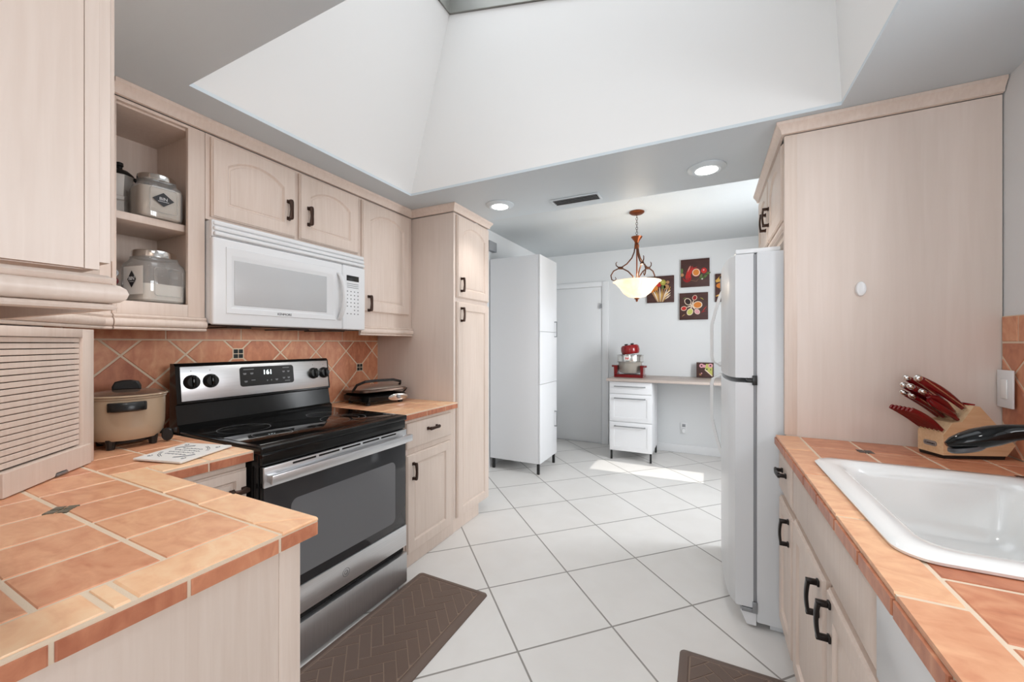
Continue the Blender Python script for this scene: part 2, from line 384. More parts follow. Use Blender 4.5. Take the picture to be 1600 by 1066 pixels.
# ------------------------------------------------------------------ cabinet helpers
def handle(F, cu, cv, vertical, mat=BRONZE, parent=None, L=0.105, name='handle', out=0.03):
    b = MB(F @ Matrix.Translation((cu, cv, 0)) @ (Matrix.Identity(4) if vertical else Matrix.Rotation(PI/2, 4, 'Z')))
    h = L/2; pts = []
    for k in range(11):
        tt = -1+2*k/10; pts.append((0, tt*(h-0.008), out*(0.86+0.14*(1-tt*tt))))
    prof = []
    rings = []
    for i, p in enumerate(pts):
        wd = 0.0075+0.003*abs(i-5)/5; th = 0.0045
        rings.append([(-wd, p[1], p[2]-th), (wd, p[1], p[2]-th), (wd, p[1], p[2]+th*0.6), (wd*0.6, p[1], p[2]+th), (-wd*0.6, p[1], p[2]+th), (-wd, p[1], p[2]+th*0.6)])
    b.loft(rings)
    for sg in (-1, 1):
        b.box(-0.0095, 0.0095, sg*(h-0.009)-0.009, sg*(h-0.009)+0.009, 0, 0.006, 0.002)
        b.box(-0.007, 0.007, sg*(h-0.009)-0.007, sg*(h-0.009)+0.007, 0.005, out+0.001, 0.002)
    return b.build(name, mat, parent)

def outline(u0, u1, v0, v1, rise, n=14, k=6):
    """closed loop, counter clockwise; the top is an arch whose shoulders drop by rise"""
    P = []
    for i in range(n): P.append((u0+(u1-u0)*i/n, v0))
    vs = v1-rise
    for i in range(k): P.append((u1, v0+(vs-v0)*i/k))
    for i in range(n):
        tt = 1-2*i/n; P.append((u0+(u1-u0)*(tt+1)/2, vs+rise*(math.sqrt(max(0, 1.0-(0.62*tt)**2))-math.sqrt(1-0.62**2))/(1-math.sqrt(1-0.62**2))))
    for i in range(k): P.append((u0, vs-(vs-v0)*i/k))
    return P
def panel_door(F, u0, u1, v0, v1, mat=MAPLE, parent=None, arch=True, m=0.062, name='door', th=0.02, flat=False):
    b = MB(F)
    rise = min(0.06, (u1-u0)*0.125) if arch else 0.0
    def R(d, w_): return [(u, v, w_) for u, v in outline(u0+d, u1-d, v0+d, v1-d, 0.0)]
    def I(d, w_):
        return [(u, v, w_) for u, v in outline(u0+m+d, u1-m-d, v0+m+d, v1-m*0.92-d, rise*(1 if arch else 0))]
    if flat:
        b.loft([R(0, 0), R(0, th*0.7), R(0.003, th*0.85), R(0.010, th)])
    else:
        b.loft([R(0, 0), R(0, th*0.6), R(0.004, th*0.72), R(0.006, th*0.95), R(0.011, th), I(0, th), I(0.004, th*0.72), I(0.007, th*0.5), I(0.013, th*0.5), I(0.015, th*0.62), I(0.034, th*0.8)])
    return b.build(name, mat, parent, 28)
def moulding_prof():   # (out, z) light-rail moulding, 0 = carcass face, top at z=0
    P = [(0.0, 0.0), (0.008, -0.002), (0.014, -0.008), (0.012, -0.014), (0.010, -0.016)]
    for k in range(7):
        a = PI/2-PI*k/6; P.append((0.010+0.012*math.cos(a), -0.032+0.016*math.sin(a)))
    for k in range(5):
        a = PI/2-PI*k/4; P.append((0.008+0.007*math.cos(a), -0.054+0.006*math.sin(a)))
    P.append((0.0, -0.06)); return P
def sweep(b, path, prof, closed=False):
    """path: list of (x,y,nx,ny,miter) ; prof (out,z)"""
    rings = [[(p[0]+p[2]*o, p[1]+p[3]*o, p[4]+z) for o, z in prof] for p in path]
    b.loft(rings, closed=True)
    return b

# ------------------------------------------------------------------ left upper cabinets
XU = -1.95
ZB, ZT = 1.432, 2.235
# near cabinet on the return wall, its end panel facing the aisle
t_ = thing('wall_cabinet', 'pale maple wall cabinet nearest the camera, its flat end panel filling the upper left corner', 'cabinet', (-1.2, 0.1, ZB))
b = MB(); b.box(-1.60, -0.845, -0.045, 0.258, ZB, 2.285); b.build('body', MAPLE, t_)
b = MB(); b.box(-0.845, -0.838, -0.045, 0.2465, ZB+0.002, 2.285); b.build('end_panel', MAPLE, t_)
b = MB(); b.box(-0.845, -0.835, 0.247, 0.2624, ZB+0.001, 2.285); b.build('face_frame', MAPLE, t_)
panel_door(F_py((0, 0.2625, 0)), 0.8352, 1.20, ZB+0.013, 2.225, MAPLE, t_)
b = MB(); sc = 0.93
pr = [(o*1.35, z*sc) for o, z in moulding_prof()]
c_ = 1
sweep(b, [(-0.838, -0.045, 1, 0, ZB-0.006), (-0.838, 0.258, 1, 1, ZB-0.006), (-1.60, 0.258, 0, 1, ZB-0.006)], pr)
b.build('light_rail', MAPLE, t_)

# diagonal corner cabinet + open shelf unit
t_ = thing('wall_cabinet', 'pale maple diagonal corner wall cabinet above the slatted appliance garage', 'cabinet', (-2.0, 0.3, ZB))
b = MB(); b.prism([(XL+0.003, -0.045), (-1.64, -0.045), (-1.64, 0.30), (-1.955, 0.615), (-1.955, 0.645), (XL+0.003, 0.645)], 'z', ZB, ZT); b.build('body', MAPLE, t_)
b = MB(); n2 = math.tan(math.radians(22.5))
sweep(b, [(-1.64, 0.30, 0.707, 0.707, ZB), (-1.955, 0.615, 1, n2, ZB), (-1.955, 0.6445, 1, 0, ZB)], moulding_prof()); b.build('light_rail', MAPLE, t_)

t_ = thing('open_shelf_cabinet', 'pale maple open wall shelf unit with two compartments holding glass jars', 'shelf unit', (-2.1, 0.79, ZB))
Y0, Y1 = 0.6465, 0.944
b = MB(); b.box(XL+0.003, XU-0.02, Y0, Y0+0.016, ZB, ZT).box(XL+0.003, XU-0.02, Y1-0.036, Y1, ZB, ZT).box(XL+0.003, XL+0.015, Y0+0.016, Y1-0.036, ZB, ZT)
b.box(XL+0.015, XU-0.02, Y0+0.016, Y1-0.036, ZT-0.02, ZT).box(XL+0.015, XU-0.02, Y0+0.016, Y1-0.036, ZB, 1.482); b.build('body', MAPLE, t_)
b = MB(); b.box(XU-0.02, XU, Y0, Y0+0.012, ZB, ZT, 0.0015).box(XU-0.02, XU, 0.882, Y1, ZB, ZT, 0.0015).box(XU-0.02, XU, Y0+0.012, 0.882, ZB, 1.482, 0.0015).box(XU-0.02, XU, Y0+0.012, 0.882, ZT-0.012, ZT, 0.0015)
b.build('face_frame', MAPLE, t_)
b = MB(); b.box(XL+0.016, XU-0.035, Y0+0.018, 0.906, 1.792, 1.822, 0.003); b.build('shelf', MAPLE, t_)
b = MB(); sweep(b, [(XU, Y0, 1, 0, ZB), (XU, Y1-0.0, 1, 0.0, ZB), (XU, Y1, 1, 0.0, ZB)], moulding_prof()); b.build('light_rail', MAPLE, t_)

t_ = thing('wall_cabinet', 'short pale maple wall cabinet with two arched doors, above the white microwave', 'cabinet', (-2.1, 1.36, 1.862))
b = MB(); b.box(XL+0.003, XU, 0.9455, 1.784, 1.862, ZT, 0.001); b.build('body', MAPLE, t_)
FU = F_px((XU+0.001, 0, 0))
d1 = panel_door(FU, 0.962, 1.352, 1.875, 2.222, MAPLE, t_); handle(F_px((XU+0.021, 0, 0)), 1.31, 2.005, True, BRONZE, d1)
d2 = panel_door(FU, 1.376, 1.768, 1.875, 2.222, MAPLE, t_); handle(F_px((XU+0.021, 0, 0)), 1.425, 2.005, True, BRONZE, d2)

t_ = thing('wall_cabinet', 'tall narrow pale maple wall cabinet with one arched door, between microwave and pantry', 'cabinet', (-2.1, 2.0, ZB))
b = MB(); b.box(XL+0.003, XU, 1.7855, 2.276, ZB, ZT, 0.001); b.build('body', MAPLE, t_)
d3 = panel_door(FU, 1.80, 2.236, 1.523, 2.222, MAPLE, t_); handle(F_px((XU+0.021, 0, 0)), 1.846, 1.575, True, BRONZE, d3)
b = MB(); sweep(b, [(XU, 1.7855, 1, 0, ZB), (XU, 2.276, 1, 0, ZB)], moulding_prof()); b.build('light_rail', MAPLE, t_)

# pantry
t_ = thing('pantry_cabinet', 'tall pale maple pantry with upper and lower doors at the end of the stove wall', 'cabinet', (-1.93, 2.5, 0))
XF = -1.58
b = MB(); b.box(XL+0.003, XF, 2.28, 2.752, 0.09, ZT, 0.0015); b.build('body', PANELW, t_)
b = MB(); b.box(XL+0.003, XF-0.004, 2.282, 2.62, 0.001, 0.0895); b.build('toe_kick', MAPLE, t_)
FP = F_px((XF+0.001, 0, 0)); FPH = F_px((XF+0.021, 0, 0))
d1 = panel_door(FP, 2.305, 2.742, 1.645, 2.222, MAPLE, t_); handle(FPH, 2.345, 1.735, True, BRONZE, d1)
d2 = panel_door(FP, 2.305, 2.742, 0.098, 1.615, MAPLE, t_, arch=False); handle(FPH, 2.345, 1.525, True, BRONZE, d2)

# crown trim along the left run
CR = [(0, -0.052), (0.012, -0.050), (0.016, -0.036), (0.024, -0.022), (0.032, -0.014), (0.033, -0.001), (0, -0.001)]
b = MB(); sweep(b, [(XU, 0.645, 1, 0, ZC), (XU, 2.276, 1, -1, ZC), (XF, 2.2785, 1, -1, ZC), (XF, 2.754, 1, 1, ZC), (XL+0.01, 2.754, 0, 1, ZC)], CR)
struct(b.build('trim_1', MAPLE))

# ------------------------------------------------------------------ tile work helpers
def clip(poly, x0, x1, y0, y1):
    def cut(P, ins, itx):
        out = []
        for i in range(len(P)):
            a, c = P[i], P[(i+1) % len(P)]
            if ins(a):
                out.append(a)
                if not ins(c): out.append(itx(a, c))
            elif ins(c): out.append(itx(a, c))
        return out
    for ax, val, sg in ((0, x0, 1), (0, x1, -1), (1, y0, 1), (1, y1, -1)):
        if not poly: return []
        def ins(p): return sg*(p[ax]-val) >= -1e-9
        def itx(a, c):
            tt = (val-a[ax])/(c[ax]-a[ax]); return (a[0]+(c[0]-a[0])*tt, a[1]+(c[1]-a[1])*tt)
        poly = cut(poly, ins, itx)
    return poly
def area2(P): return abs(sum(P[i][0]*P[(i+1) % len(P)][1]-P[(i+1) % len(P)][0]*P[i][1] for i in range(len(P))))/2
G = 0.0046  # half grout joint
def shrink(P, d):
    cx = sum(p[0] for p in P)/len(P); cy = sum(p[1] for p in P)/len(P)
    n = len(P); out = []
    s2 = sum(P[i][0]*P[(i+1) % n][1]-P[(i+1) % n][0]*P[i][1] for i in range(n)); sg = 1 if s2 > 0 else -1
    L = []
    for i in range(n):
        a, c = P[i], P[(i+1) % n]; dx, dy = c[0]-a[0], c[1]-a[1]; l = math.hypot(dx, dy)
        if l < 1e-6: continue
        nx, ny = -dy/l*sg, dx/l*sg; L.append((nx, ny, nx*(a[0])+ny*a[1]+d))
    m = len(L)
    for i in range(m):
        a, c = L[i-1], L[i]; det = a[0]*c[1]-a[1]*c[0]
        if abs(det) < 1e-6: continue
        out.append(((a[2]*c[1]-a[1]*c[2])/det, (a[0]*c[2]-a[2]*c[0])/det))
    return out
def tile(b, poly, axis, z0, z1, tv, mi=0, g=G, ch=0.0018):
    P = shrink(poly, g)
    if len(P) < 3 or area2(P) < 1.5e-4 or area2(P) > area2(poly): return
    b.tv = tv; b.mi = mi; b.prism(P, axis, z0, z1, ch)
def insert(b, c, half, axis, z0, z1, rot=0.0, mi=2):
    for sx in (-1, 1):
        for sy in (-1, 1):
            q = []
            for (ax, ay) in ((0, 0), (1, 0), (1, 1), (0, 1)):
                x, y = sx*(0.002+ax*(half-0.002)), sy*(0.002+ay*(half-0.002))
                q.append((c[0]+x*math.cos(rot)-y*math.sin(rot), c[1]+x*math.sin(rot)+y*math.cos(rot)))
            b.tv = 0.5; b.mi = mi; b.prism(q, axis, z0, z1)
def rect(x0, x1, y0, y1): return [(x0, y0), (x1, y0), (x1, y1), (x0, y1)]
rnd = random.Random(3)
CT = 0.915
# ------------------------------------------------------------------ left countertop (L shaped)
XP, YP, XC = -0.81, 0.626, -1.552
b = MB(); b.mi = 1
b.box(XL+0.002, XC+0.006, -0.045, 0.911, 0.876, CT-0.0018); b.box(XC+0.006, XP-0.003, -0.045, YP-0.003, 0.876, CT-0.0018)
xs = [XL+0.002, -2.235, -2.07, -1.905, -1.74, -1.575, -1.41, -1.245, -1.08, -0.913]
ys = [-0.045, 0.06, 0.215, 0.376, 0.537]
for i in range(len(xs)-1):
    for j in range(len(ys)-1): tile(b, rect(xs[i], xs[i+1], ys[j], ys[j+1]), 'z', CT-0.006, CT, rnd.uniform(0.34, 0.62))
ys2 = [0.537, 0.70, 0.86, 0.911]
xs2 = [XL+0.002, -2.235, -2.07, -1.905, -1.74, -1.648]
for i in range(len(xs2)-1):
    for j in range(len(ys2)-1): tile(b, rect(xs2[i], xs2[i+1], ys2[j], ys2[j+1]), 'z', CT-0.006, CT, rnd.uniform(0.4, 0.66))
def trimtv(): return rnd.uniform(0.72, 0.95)
# V-cap trim: +X edge, +Y edge, left run front edge
yj = [-0.045, 0.05, 0.268, 0.297, 0.537]
for a, c in zip(yj, yj[1:]): tile(b, rect(-0.913, XP, a, c), 'z', CT-0.006, CT+0.001, trimtv(), ch=0.0026)
tile(b, [(-0.913, 0.537), (XP, 0.537), (XP, YP)], 'z', CT-0.006, CT+0.001, 0.8, g=0.0012, ch=0.003)
tile(b, [(-0.913, 0.537), (XP, YP), (-1.144, YP), (-1.144, 0.537)], 'z', CT-0.006, CT+0.001, 0.86, g=0.0012, ch=0.003)
for a, c in ((-1.32, -1.144), (-1.648, -1.32)): tile(b, rect(a, c, 0.537, YP), 'z', CT-0.006, CT+0.001, trimtv(), ch=0.0026)
for a, c in ((YP, 0.76), (0.76, 0.911)): tile(b, rect(-1.648, XC+0.01, a, c), 'z', CT-0.006, CT+0.001, trimtv(), ch=0.0026)
insert(b, (-1.41, 0.376), 0.0225, 'z', CT-0.004, CT+0.0012, PI/4, 3)
def band_x(b, x, cuts, s=1, z0=0.874, z1=0.9085):
    for a, c in zip(cuts, cuts[1:]): tile(b, rect(a, c, z0, z1), 'x', x-s*0.006, x, rnd.uniform(0.05, 0.3), g=0.003)
def band_y(b, y, cuts, s=1):
    for a, c in zip(cuts, cuts[1:]): tile(b, rect(a, c, 0.874, 0.9085), 'y', y-s*0.006, y, rnd.uniform(0.08, 0.3), g=0.003)
band_x(b, XP, [-0.045, 0.045, 0.207, 0.369, 0.533, YP])
band_x(b, XC+0.01, [YP, 0.76, 0.911])
band_y(b, YP, [XC+0.012, -1.3, -1.05, XP])
o = b.build('countertop', [TERRA, GROUT, INSERT, INSERTG])
tag(o, 'L-shaped terracotta tile countertop at the lower left, with the peninsula corner toward the camera', 'countertop')
# right-of-range countertop
b = MB(); b.mi = 1; b.box(XL+0.002, XC+0.006, 1.732, 2.2785, 0.876, CT-0.0018)
for i in range(len(xs2)-1):
    for a, c in ((1.732, 1.94), (1.94, 2.11), (2.11, 2.2785)): tile(b, rect(xs2[i], xs2[i+1], a, c), 'z', CT-0.006, CT, rnd.uniform(0.5, 0.8))
for a, c in ((1.732, 1.93), (1.93, 2.12), (2.12, 2.2785)): tile(b, rect(-1.648, XC+0.01, a, c), 'z', CT-0.006, CT+0.001, trimtv(), ch=0.0026)
band_x(b, XC+0.01, [1.732, 1.95, 2.14, 2.2785])
tag(b.build('countertop', [TERRA, GROUT]), 'short terracotta tile countertop between the stove and the pantry', 'countertop')
# right countertop with sink cut-out
HX0, HX1, HY0, HY1 = 0.345, 0.845, 1.01, 1.665
b = MB(); b.mi = 1
for q in ((0.274, HX0, -0.9, 2.094), (HX1, XR-0.002, -0.9, 2.094), (HX0, HX1, -0.9, HY0), (HX0, HX1, HY1, 2.094)): b.box(*q, 0.876, CT-0.0018)
tj = [-0.9, -0.5, -0.15, 0.18, 0.515, 0.847, 1.172, 1.505, 1.83, 2.094]
for a, c in zip(tj, tj[1:]):
    P = rect(0.268, 0.36, a, c)
    tile(b, P, 'z', CT-0.006, CT+0.001, rnd.uniform(0.5, 0.72), ch=0.0026)
xj = [0.36, 0.53, 0.698, 0.866, XR-0.002]
yfar = [HY1, 1.745, 1.912, 2.094]; ynear = [-0.9, -0.73, -0.565, -0.4, -0.23, -0.065, 0.1, 0.27, 0.437, 0.604, 0.771, 0.94, HY0]
for i in range(len(xj)-1):
    for a, c in zip(yfar, yfar[1:]): tile(b, rect(xj[i], xj[i+1], a, c), 'z', CT-0.006, CT, rnd.uniform(0.2, 0.42))
    for a, c in zip(ynear, ynear[1:]): tile(b, rect(xj[i], xj[i+1], a, c), 'z', CT-0.006, CT, rnd.uniform(0.2, 0.42))
for a, c in zip([HY0, 1.17, 1.34, 1.505, HY1], [1.17, 1.34, 1.505, HY1]): tile(b, rect(0.866, XR-0.002, a, c), 'z', CT-0.006, CT, rnd.uniform(0.2, 0.42))
insert(b, (0.53, 1.912), 0.0225, 'z', CT-0.004, CT+0.0012, 0, 2); insert(b, (0.866, 1.745), 0.0225, 'z', CT-0.004, CT+0.0012, 0, 2)
band_x(b, 0.268, [-0.9, -0.6, -0.3, 0.0, 0.18, 0.35, 0.515, 0.68, 0.847, 1.01, 1.172, 1.34, 1.505, 1.67, 1.83, 2.094], -1)
tag(b.build('countertop', [TERRA, GROUT, INSERT]), 'terracotta tile countertop at the right holding the white sink', 'countertop')

# ------------------------------------------------------------------ backsplashes
def splash(b, mk, y0, y1, z0, ztop, zbord, yn, zn, pitch, axis, xg, xt, bj, ins, sgn):
    hp = pitch/2
    k0 = int((y0-yn)/hp)-2; k1 = int((y1-yn)/hp)+3
    for k in range(k0, k1):
        for m in range(-8, 8):
            if (k+m) % 2 == 0: continue          # tile centres sit between the lattice crossings
            cy, cz = yn+k*hp, zn+m*hp
            P = clip([(cy-hp, cz), (cy, cz-hp), (cy+hp, cz), (cy, cz+hp)], y0, y1, z0, ztop)
            if len(P) >= 3: tile(b, P, axis, xg, xt, rnd.uniform(0.14, 0.42), g=0.0042)
    cuts = [y0]+[c for c in bj if y0 < c < y1]+[y1]
    for a, c in zip(cuts, cuts[1:]): tile(b, rect(a, c, ztop, zbord), axis, xg, xt, rnd.uniform(0.32, 0.5), g=0.003)
    for c in ins:
        b.mi = 1; b.prism([(c[0]-0.029, c[1]-0.029), (c[0]+0.029, c[1]-0.029), (c[0]+0.029, c[1]+0.029), (c[0]-0.029, c[1]+0.029)], axis, xg, xt+sgn*0.0006)
        insert(b, c, 0.0235, axis, xg, xt+sgn*0.002)
b = MB(); b.mi = 1; b.box(XL+0.001, XL+0.006, 0.56, 2.279, CT+0.001, 1.425)
splash(b, None, 0.56, 2.279, CT+0.001, 1.338, 1.425, 0.784, 1.267, 0.239, 'x', XL+0.005, XL+0.0085, [0.61, 0.944, 1.279, 1.615, 1.947], [(1.263, 1.265), (2.098, 1.147)], 1)
tag(b.build('tile_backsplash', [TERRA, GROUT, INSERT]), 'terracotta diamond tile backsplash behind the stove with black mosaic insets', 'backsplash')
b = MB(); b.mi = 1; b.box(XR-0.006, XR-0.001, 0.2, 2.094, CT+0.001, 1.42)
splash(b, None, 0.2, 2.094, CT+0.001, 1.325, 1.42, 2.03, 1.21, 0.239, 'x', XR-0.005, XR-0.0085, [0.5, 0.84, 1.17, 1.5, 1.83, 2.01], [], -1)
tag(b.build('tile_backsplash', [TERRA, GROUT, INSERT]), 'strip of terracotta backsplash at the right edge behind the light switch', 'backsplash')

# ------------------------------------------------------------------ left base cabinets
t_ = thing('base_cabinet', 'pale maple peninsula cabinet with blank end panel facing the aisle, lower left', 'cabinet', (-1.2, 0.3, 0))
b = MB(); b.box(-1.56, -0.842, -0.04, 0.592, 0.001, 0.8735, 0.001); b.build('body', PANELW, t_)
b = MB(); b.box(-0.842, -0.836, -0.04, 0.545, 0.001, 0.8735); b.build('end_panel', MAPLE, t_)
b = MB(); b.box(-0.842, -0.832, 0.5455, 0.594, 0.001, 0.8735, 0.002); b.build('corner_stile', MAPLE, t_)
t_ = thing('base_cabinet', 'narrow pale maple base cabinet tucked between the peninsula and the stove', 'cabinet', (-1.93, 0.77, 0))
b = MB(); b.box(XL+0.003, -1.578, 0.596, 0.900, 0.09, 0.8735, 0.001).box(XL+0.003, -1.62, 0.596, 0.900, 0.001, 0.09); b.build('body', MAPLE, t_)
d1 = panel_door(F_px((-1.577, 0, 0)), 0.625, 0.895, 0.11, 0.66, MAPLE, t_, arch=False)
d2 = panel_door(F_px((-1.577, 0, 0)), 0.625, 0.895, 0.69, 0.85, MAPLE, t_, arch=False, m=0.04, name='drawer')
handle(F_px((-1.557, 0, 0)), 0.86, 0.775, False, BRONZE, d2, L=0.06)
t_ = thing('base_cabinet', 'pale maple base cabinet with one drawer over one door, right of the stove', 'cabinet', (-1.93, 2.0, 0))
b = MB(); b.box(XL+0.003, XF, 1.734, 2.2785, 0.001, 0.8735, 0.001); b.build('body', MAPLE, t_)
d1 = panel_door(FP, 1.787, 2.228, 0.70, 0.852, MAPLE, t_, flat=True, name='drawer'); handle(FPH, 2.015, 0.793, False, BRONZE, d1)
d2 = panel_door(FP, 1.787, 2.228, 0.085, 0.665, MAPLE, t_, arch=False); handle(FPH, 1.835, 0.566, True, BRONZE, d2)

# appliance garage, diagonal
gd = Vector((-0.7071, 0.7071, 0))
GO = Vector((-1.64, 0.326, CT+0.001))
t_ = thing('appliance_garage', 'pale maple corner appliance garage with slatted roll-up tambour door on the countertop', 'appliance garage', (GO.x, GO.y, GO.z))
FG = frame(GO, (-0.7071, 0.7071, 0), (0, 0, 1), (0.7071, 0.7071, 0))
W = 0.362; H = 0.452
b = MB(FG); b.box(W-0.055, W, 0, H, -0.02, 0.0, 0.001).box(-0.04, W-0.055, H-0.028, H, -0.02, 0.0, 0.001).box(-0.04, 0.0, 0, H-0.028, -0.02, 0, 0.001)
b.build('face_frame', MAPLE, t_)
b = MB(); b.box(XL+0.014, GO.x-0.7071*W-0.0142, GO.y+0.7071*W-0.022, GO.y+0.7071*W-0.008, CT+0.001, CT+H); b.build('side_panel', MAPLE, t_)
b = MB(FG)
b.mi = 1; b.box(0.0, W-0.055, 0.04, H-0.028, -0.028, -0.022); b.mi = 0
ns = 20; hh = (H-0.028-0.07)/ns
for k in range(ns):
    z0 = 0.07+k*hh
    b.loft([[(x, z0+0.0012, -0.022) for x in (0.001, W-0.057)]+[(x, z0+hh-0.0012, -0.022) for x in (W-0.057, 0.001)],
            [(x, z0+0.0014, -0.0095) for x in (0.001, W-0.057)]+[(x, z0+hh-0.0014, -0.0095) for x in (W-0.057, 0.001)],
            [(x, z0+0.0026, -0.008) for x in (0.001, W-0.057)]+[(x, z0+hh-0.0026, -0.008) for x in (W-0.057, 0.001)]])
tam = b.build('tambour_door', [MAPLE, DARK], t_)
b = MB(FG); b.prism([(0.0, 0.002), (0.17, 0.002), (0.176, 0.012), (0.222, 0.012), (0.228, 0.002), (W-0.03, 0.002), (W-0.03, 0.066), (0, 0.066)], 'z', -0.02, 0.010, 0.002)
b.build('bottom_rail', MAPLE, tam)
b = MB(FG); b.box(0.178, 0.222, 0.002, 0.010, -0.012, 0.013, 0.002); b.build('pull', GREYM, tam)

# ------------------------------------------------------------------ range
YR0, YR1 = 0.941, 1.722
XRf = -1.575
t_ = thing('range_stove', 'freestanding stainless and black electric range with glass cooktop on the left wall', 'stove', (-1.56, 0.941, 0))
stove = t_
b = MB(); b.box(-2.262, XRf-0.012, YR0, YR1, 0.03, 0.893, 0.002); b.box(-2.2, -1.65, YR0+0.03, YR1-0.03, 0.001, 0.03); b.build('body', BLACKE, t_)
# cooktop slab with raised black rim
b = MB(); b.box(-2.17, -1.56, YR0-0.004, YR1+0.004, 0.894, 0.922, 0.006, 3); ck = b.build('cooktop', BLACKE, t_)
b = MB(); b.box(-2.15, -1.605, YR0+0.02, YR1-0.02, 0.9215, 0.9238, 0.001); b.build('glass_surface', BLACKG, ck)
for cx, cy, r in ((-1.77, 1.11, 0.078), (-1.985, 1.11, 0.105), (-1.795, 1.50, 0.112), (-1.79, 1.50, 0.075), (-1.99, 1.52, 0.08)):
    b = MB()
    R0 = [(cx+(r-0.002)*math.cos(2*PI*k/48), cy+(r-0.002)*math.sin(2*PI*k/48), 0.9239) for k in range(48)]
    R1 = [(cx+r*math.cos(2*PI*k/48), cy+r*math.sin(2*PI*k/48), 0.9240) for k in range(48)]
    b.loft([R0, R1], cap0=False, cap1=False); b.build('burner_ring', RINGM, ck)
# front manifold under the cooktop
b = MB(); b.box(-1.605, -1.566, YR0+0.004, YR1-0.004, 0.851, 0.8935, 0.004); b.build('front_trim', BLACKE, t_)
# back guard
b = MB()
b.prism([(-2.262, 0.90), (-2.172, 0.90), (-2.172, 0.938), (-2.188, 0.948), (-2.205, 1.035), (-2.19, 1.042), (-2.211, 1.212), (-2.224, 1.224), (-2.255, 1.224)], 'y', YR0-0.004, YR1+0.004)
bg = b.build('back_guard', BLACKE, t_)
# control panel: leaning stainless face
nx = Vector((0.993, 0, 0.121)).normalized(); vz = Vector((-nx.z, 0, nx.x))
FC = frame((-2.1895, 0, 1.05), (0, 1, 0), vz, nx)
b = MB(FC); b.box(YR0+0.012, YR1-0.008, 0.002, 0.160, 0.0, 0.004, 0.0015); cp = b.build('control_panel', STEEL, bg)
k_ = 0.787/0.772
FC = frame((-2.1895, 0.941*(1-k_), 1.047), (0, k_, 0), vz, nx)
b = MB(FC)
def rrect(x0, x1, y0, y1, r, n=6):
    P = []
    for cx, cy, a0 in ((x1-r, y0+r, -PI/2), (x1-r, y1-r, 0), (x0+r, y1-r, PI/2), (x0+r, y0+r, PI)):
        for k in range(n+1): P.append((cx+r*math.cos(a0+PI/2*k/n), cy+r*math.sin(a0+PI/2*k/n)))
    return P
b.prism(rrect(1.1983, 1.4801, 0.048, 0.148, 0.014), 'z', 0.003, 0.0052); dp = b.build('display', BLACKP, cp)
b = MB(FC); b.text('161', Matrix.Translation((1.3364, 0.115, 0.0056)), 0.034); b.build('clock_digits', LEDM, dp)
for x, y, w_ in ((1.235, 0.135, 0.05), (1.232, 0.115, 0.016), (1.268, 0.115, 0.016), (1.236, 0.075, 0.016), (1.272, 0.078, 0.02), (1.355, 0.072, 0.006), (1.378, 0.073, 0.006), (1.404, 0.074, 0.014), (1.45, 0.135, 0.036), (1.447, 0.115, 0.014), (1.476, 0.115, 0.014), (1.447, 0.08, 0.014), (1.476, 0.08, 0.014), (1.46, 0.062, 0.028)):
    b = MB(FC); x = 0.941+(x-0.941)*0.9392
    b.box(x, x+w_, y-0.002, y+0.002, 0.0052, 0.0056)
    if w_ < 0.02: b.box(x+0.002, x+w_-0.002, y-0.0065, y-0.002, 0.0052, 0.0056)
    b.build('legend', GTXT, dp)
KN = (0.9936, 1.0697, 1.6022, 1.6707)
for x in KN:
    b = MB(FC); b.box(x-0.002, x+0.002, 0.14, 0.144, 0.004, 0.0044); b.build('legend', GTXT, cp)
    b = MB(FC); b.box(x-0.012, x+0.012, 0.04, 0.042, 0.004, 0.0043); b.build('legend', GTXT, cp)
b = MB(FC); b.box(1.125, 1.14, 0.098, 0.101, 0.004, 0.0043); b.build('legend', GTXT, cp)
b = MB(FC); b.box(1.13, 1.134, 0.082, 0.086, 0.004, 0.0043); b.build('legend', GTXT, cp)
kn0 = None
for y in KN:
    T = FC @ Matrix.Translation((y, 0.091, 0.004))
    b = MB(T)
    b.loft([[(r*math.cos(2*PI*k/28), r*math.sin(2*PI*k/28), z) for k in range(28)] for r, z in ((0.033, 0), (0.033, 0.006), (0.03, 0.009), (0.027, 0.02), (0.024, 0.023))])
    kn = b.build('knob', BLACKP, cp)
    b = MB(T); b.box(-0.007, 0.007, -0.028, 0.028, 0.012, 0.034, 0.003); b.build('knob_grip', BLACKG, kn)
OVG = plain('oven_door_glass', srgb(52, 52, 54), 0.08, spec=0.5)
# oven door
XD = -1.553
b = MB(F_px((XRf-0.011, 0, 0)))
b.box(YR0+0.004, YR1-0.004, 0.205, 0.847, 0, 0.019, 0.003); od = b.build('oven_door', BLACKE, t_)
b = MB(F_px((XRf+0.0085, 0, 0)))
b.box(YR0+0.006, YR1-0.006, 0.768, 0.846, -0.002, 0.010, 0.002); b.build('upper_panel', STEEL, od)
b = MB(F_px((XRf+0.0085, 0, 0))); b.box(YR0+0.006, YR1-0.006, 0.207, 0.322, -0.002, 0.010, 0.002); b.build('lower_panel', STEEL, od)
b = MB(F_px((XRf+0.0085, 0, 0))); b.box(YR0+0.008, YR1-0.008, 0.3225, 0.7675, -0.001, 0.006, 0.001); gl_ = b.build('glass_front', OVG, od)
OVW = plain('oven_window_tint', srgb(104, 104, 106), 0.14, coat=0.3)
b = MB(F_px((XRf+0.0085, 0, 0))); b.prism(rrect(1.055, 1.635, 0.365, 0.69, 0.03), 'z', 0.0055, 0.0066); b.build('window_area', OVW, gl_)
b = MB(F_px((XRf+0.0085, 0, 0)))
b.box(YR0+0.012, YR1+0.0, 0.785, 0.822, 0.030, 0.052, 0.005)
for y in (YR0+0.015, YR1-0.035): b.box(y, y+0.035, 0.789, 0.818, 0.009, 0.034, 0.003)
b.build('door_handle', STEEL, od)
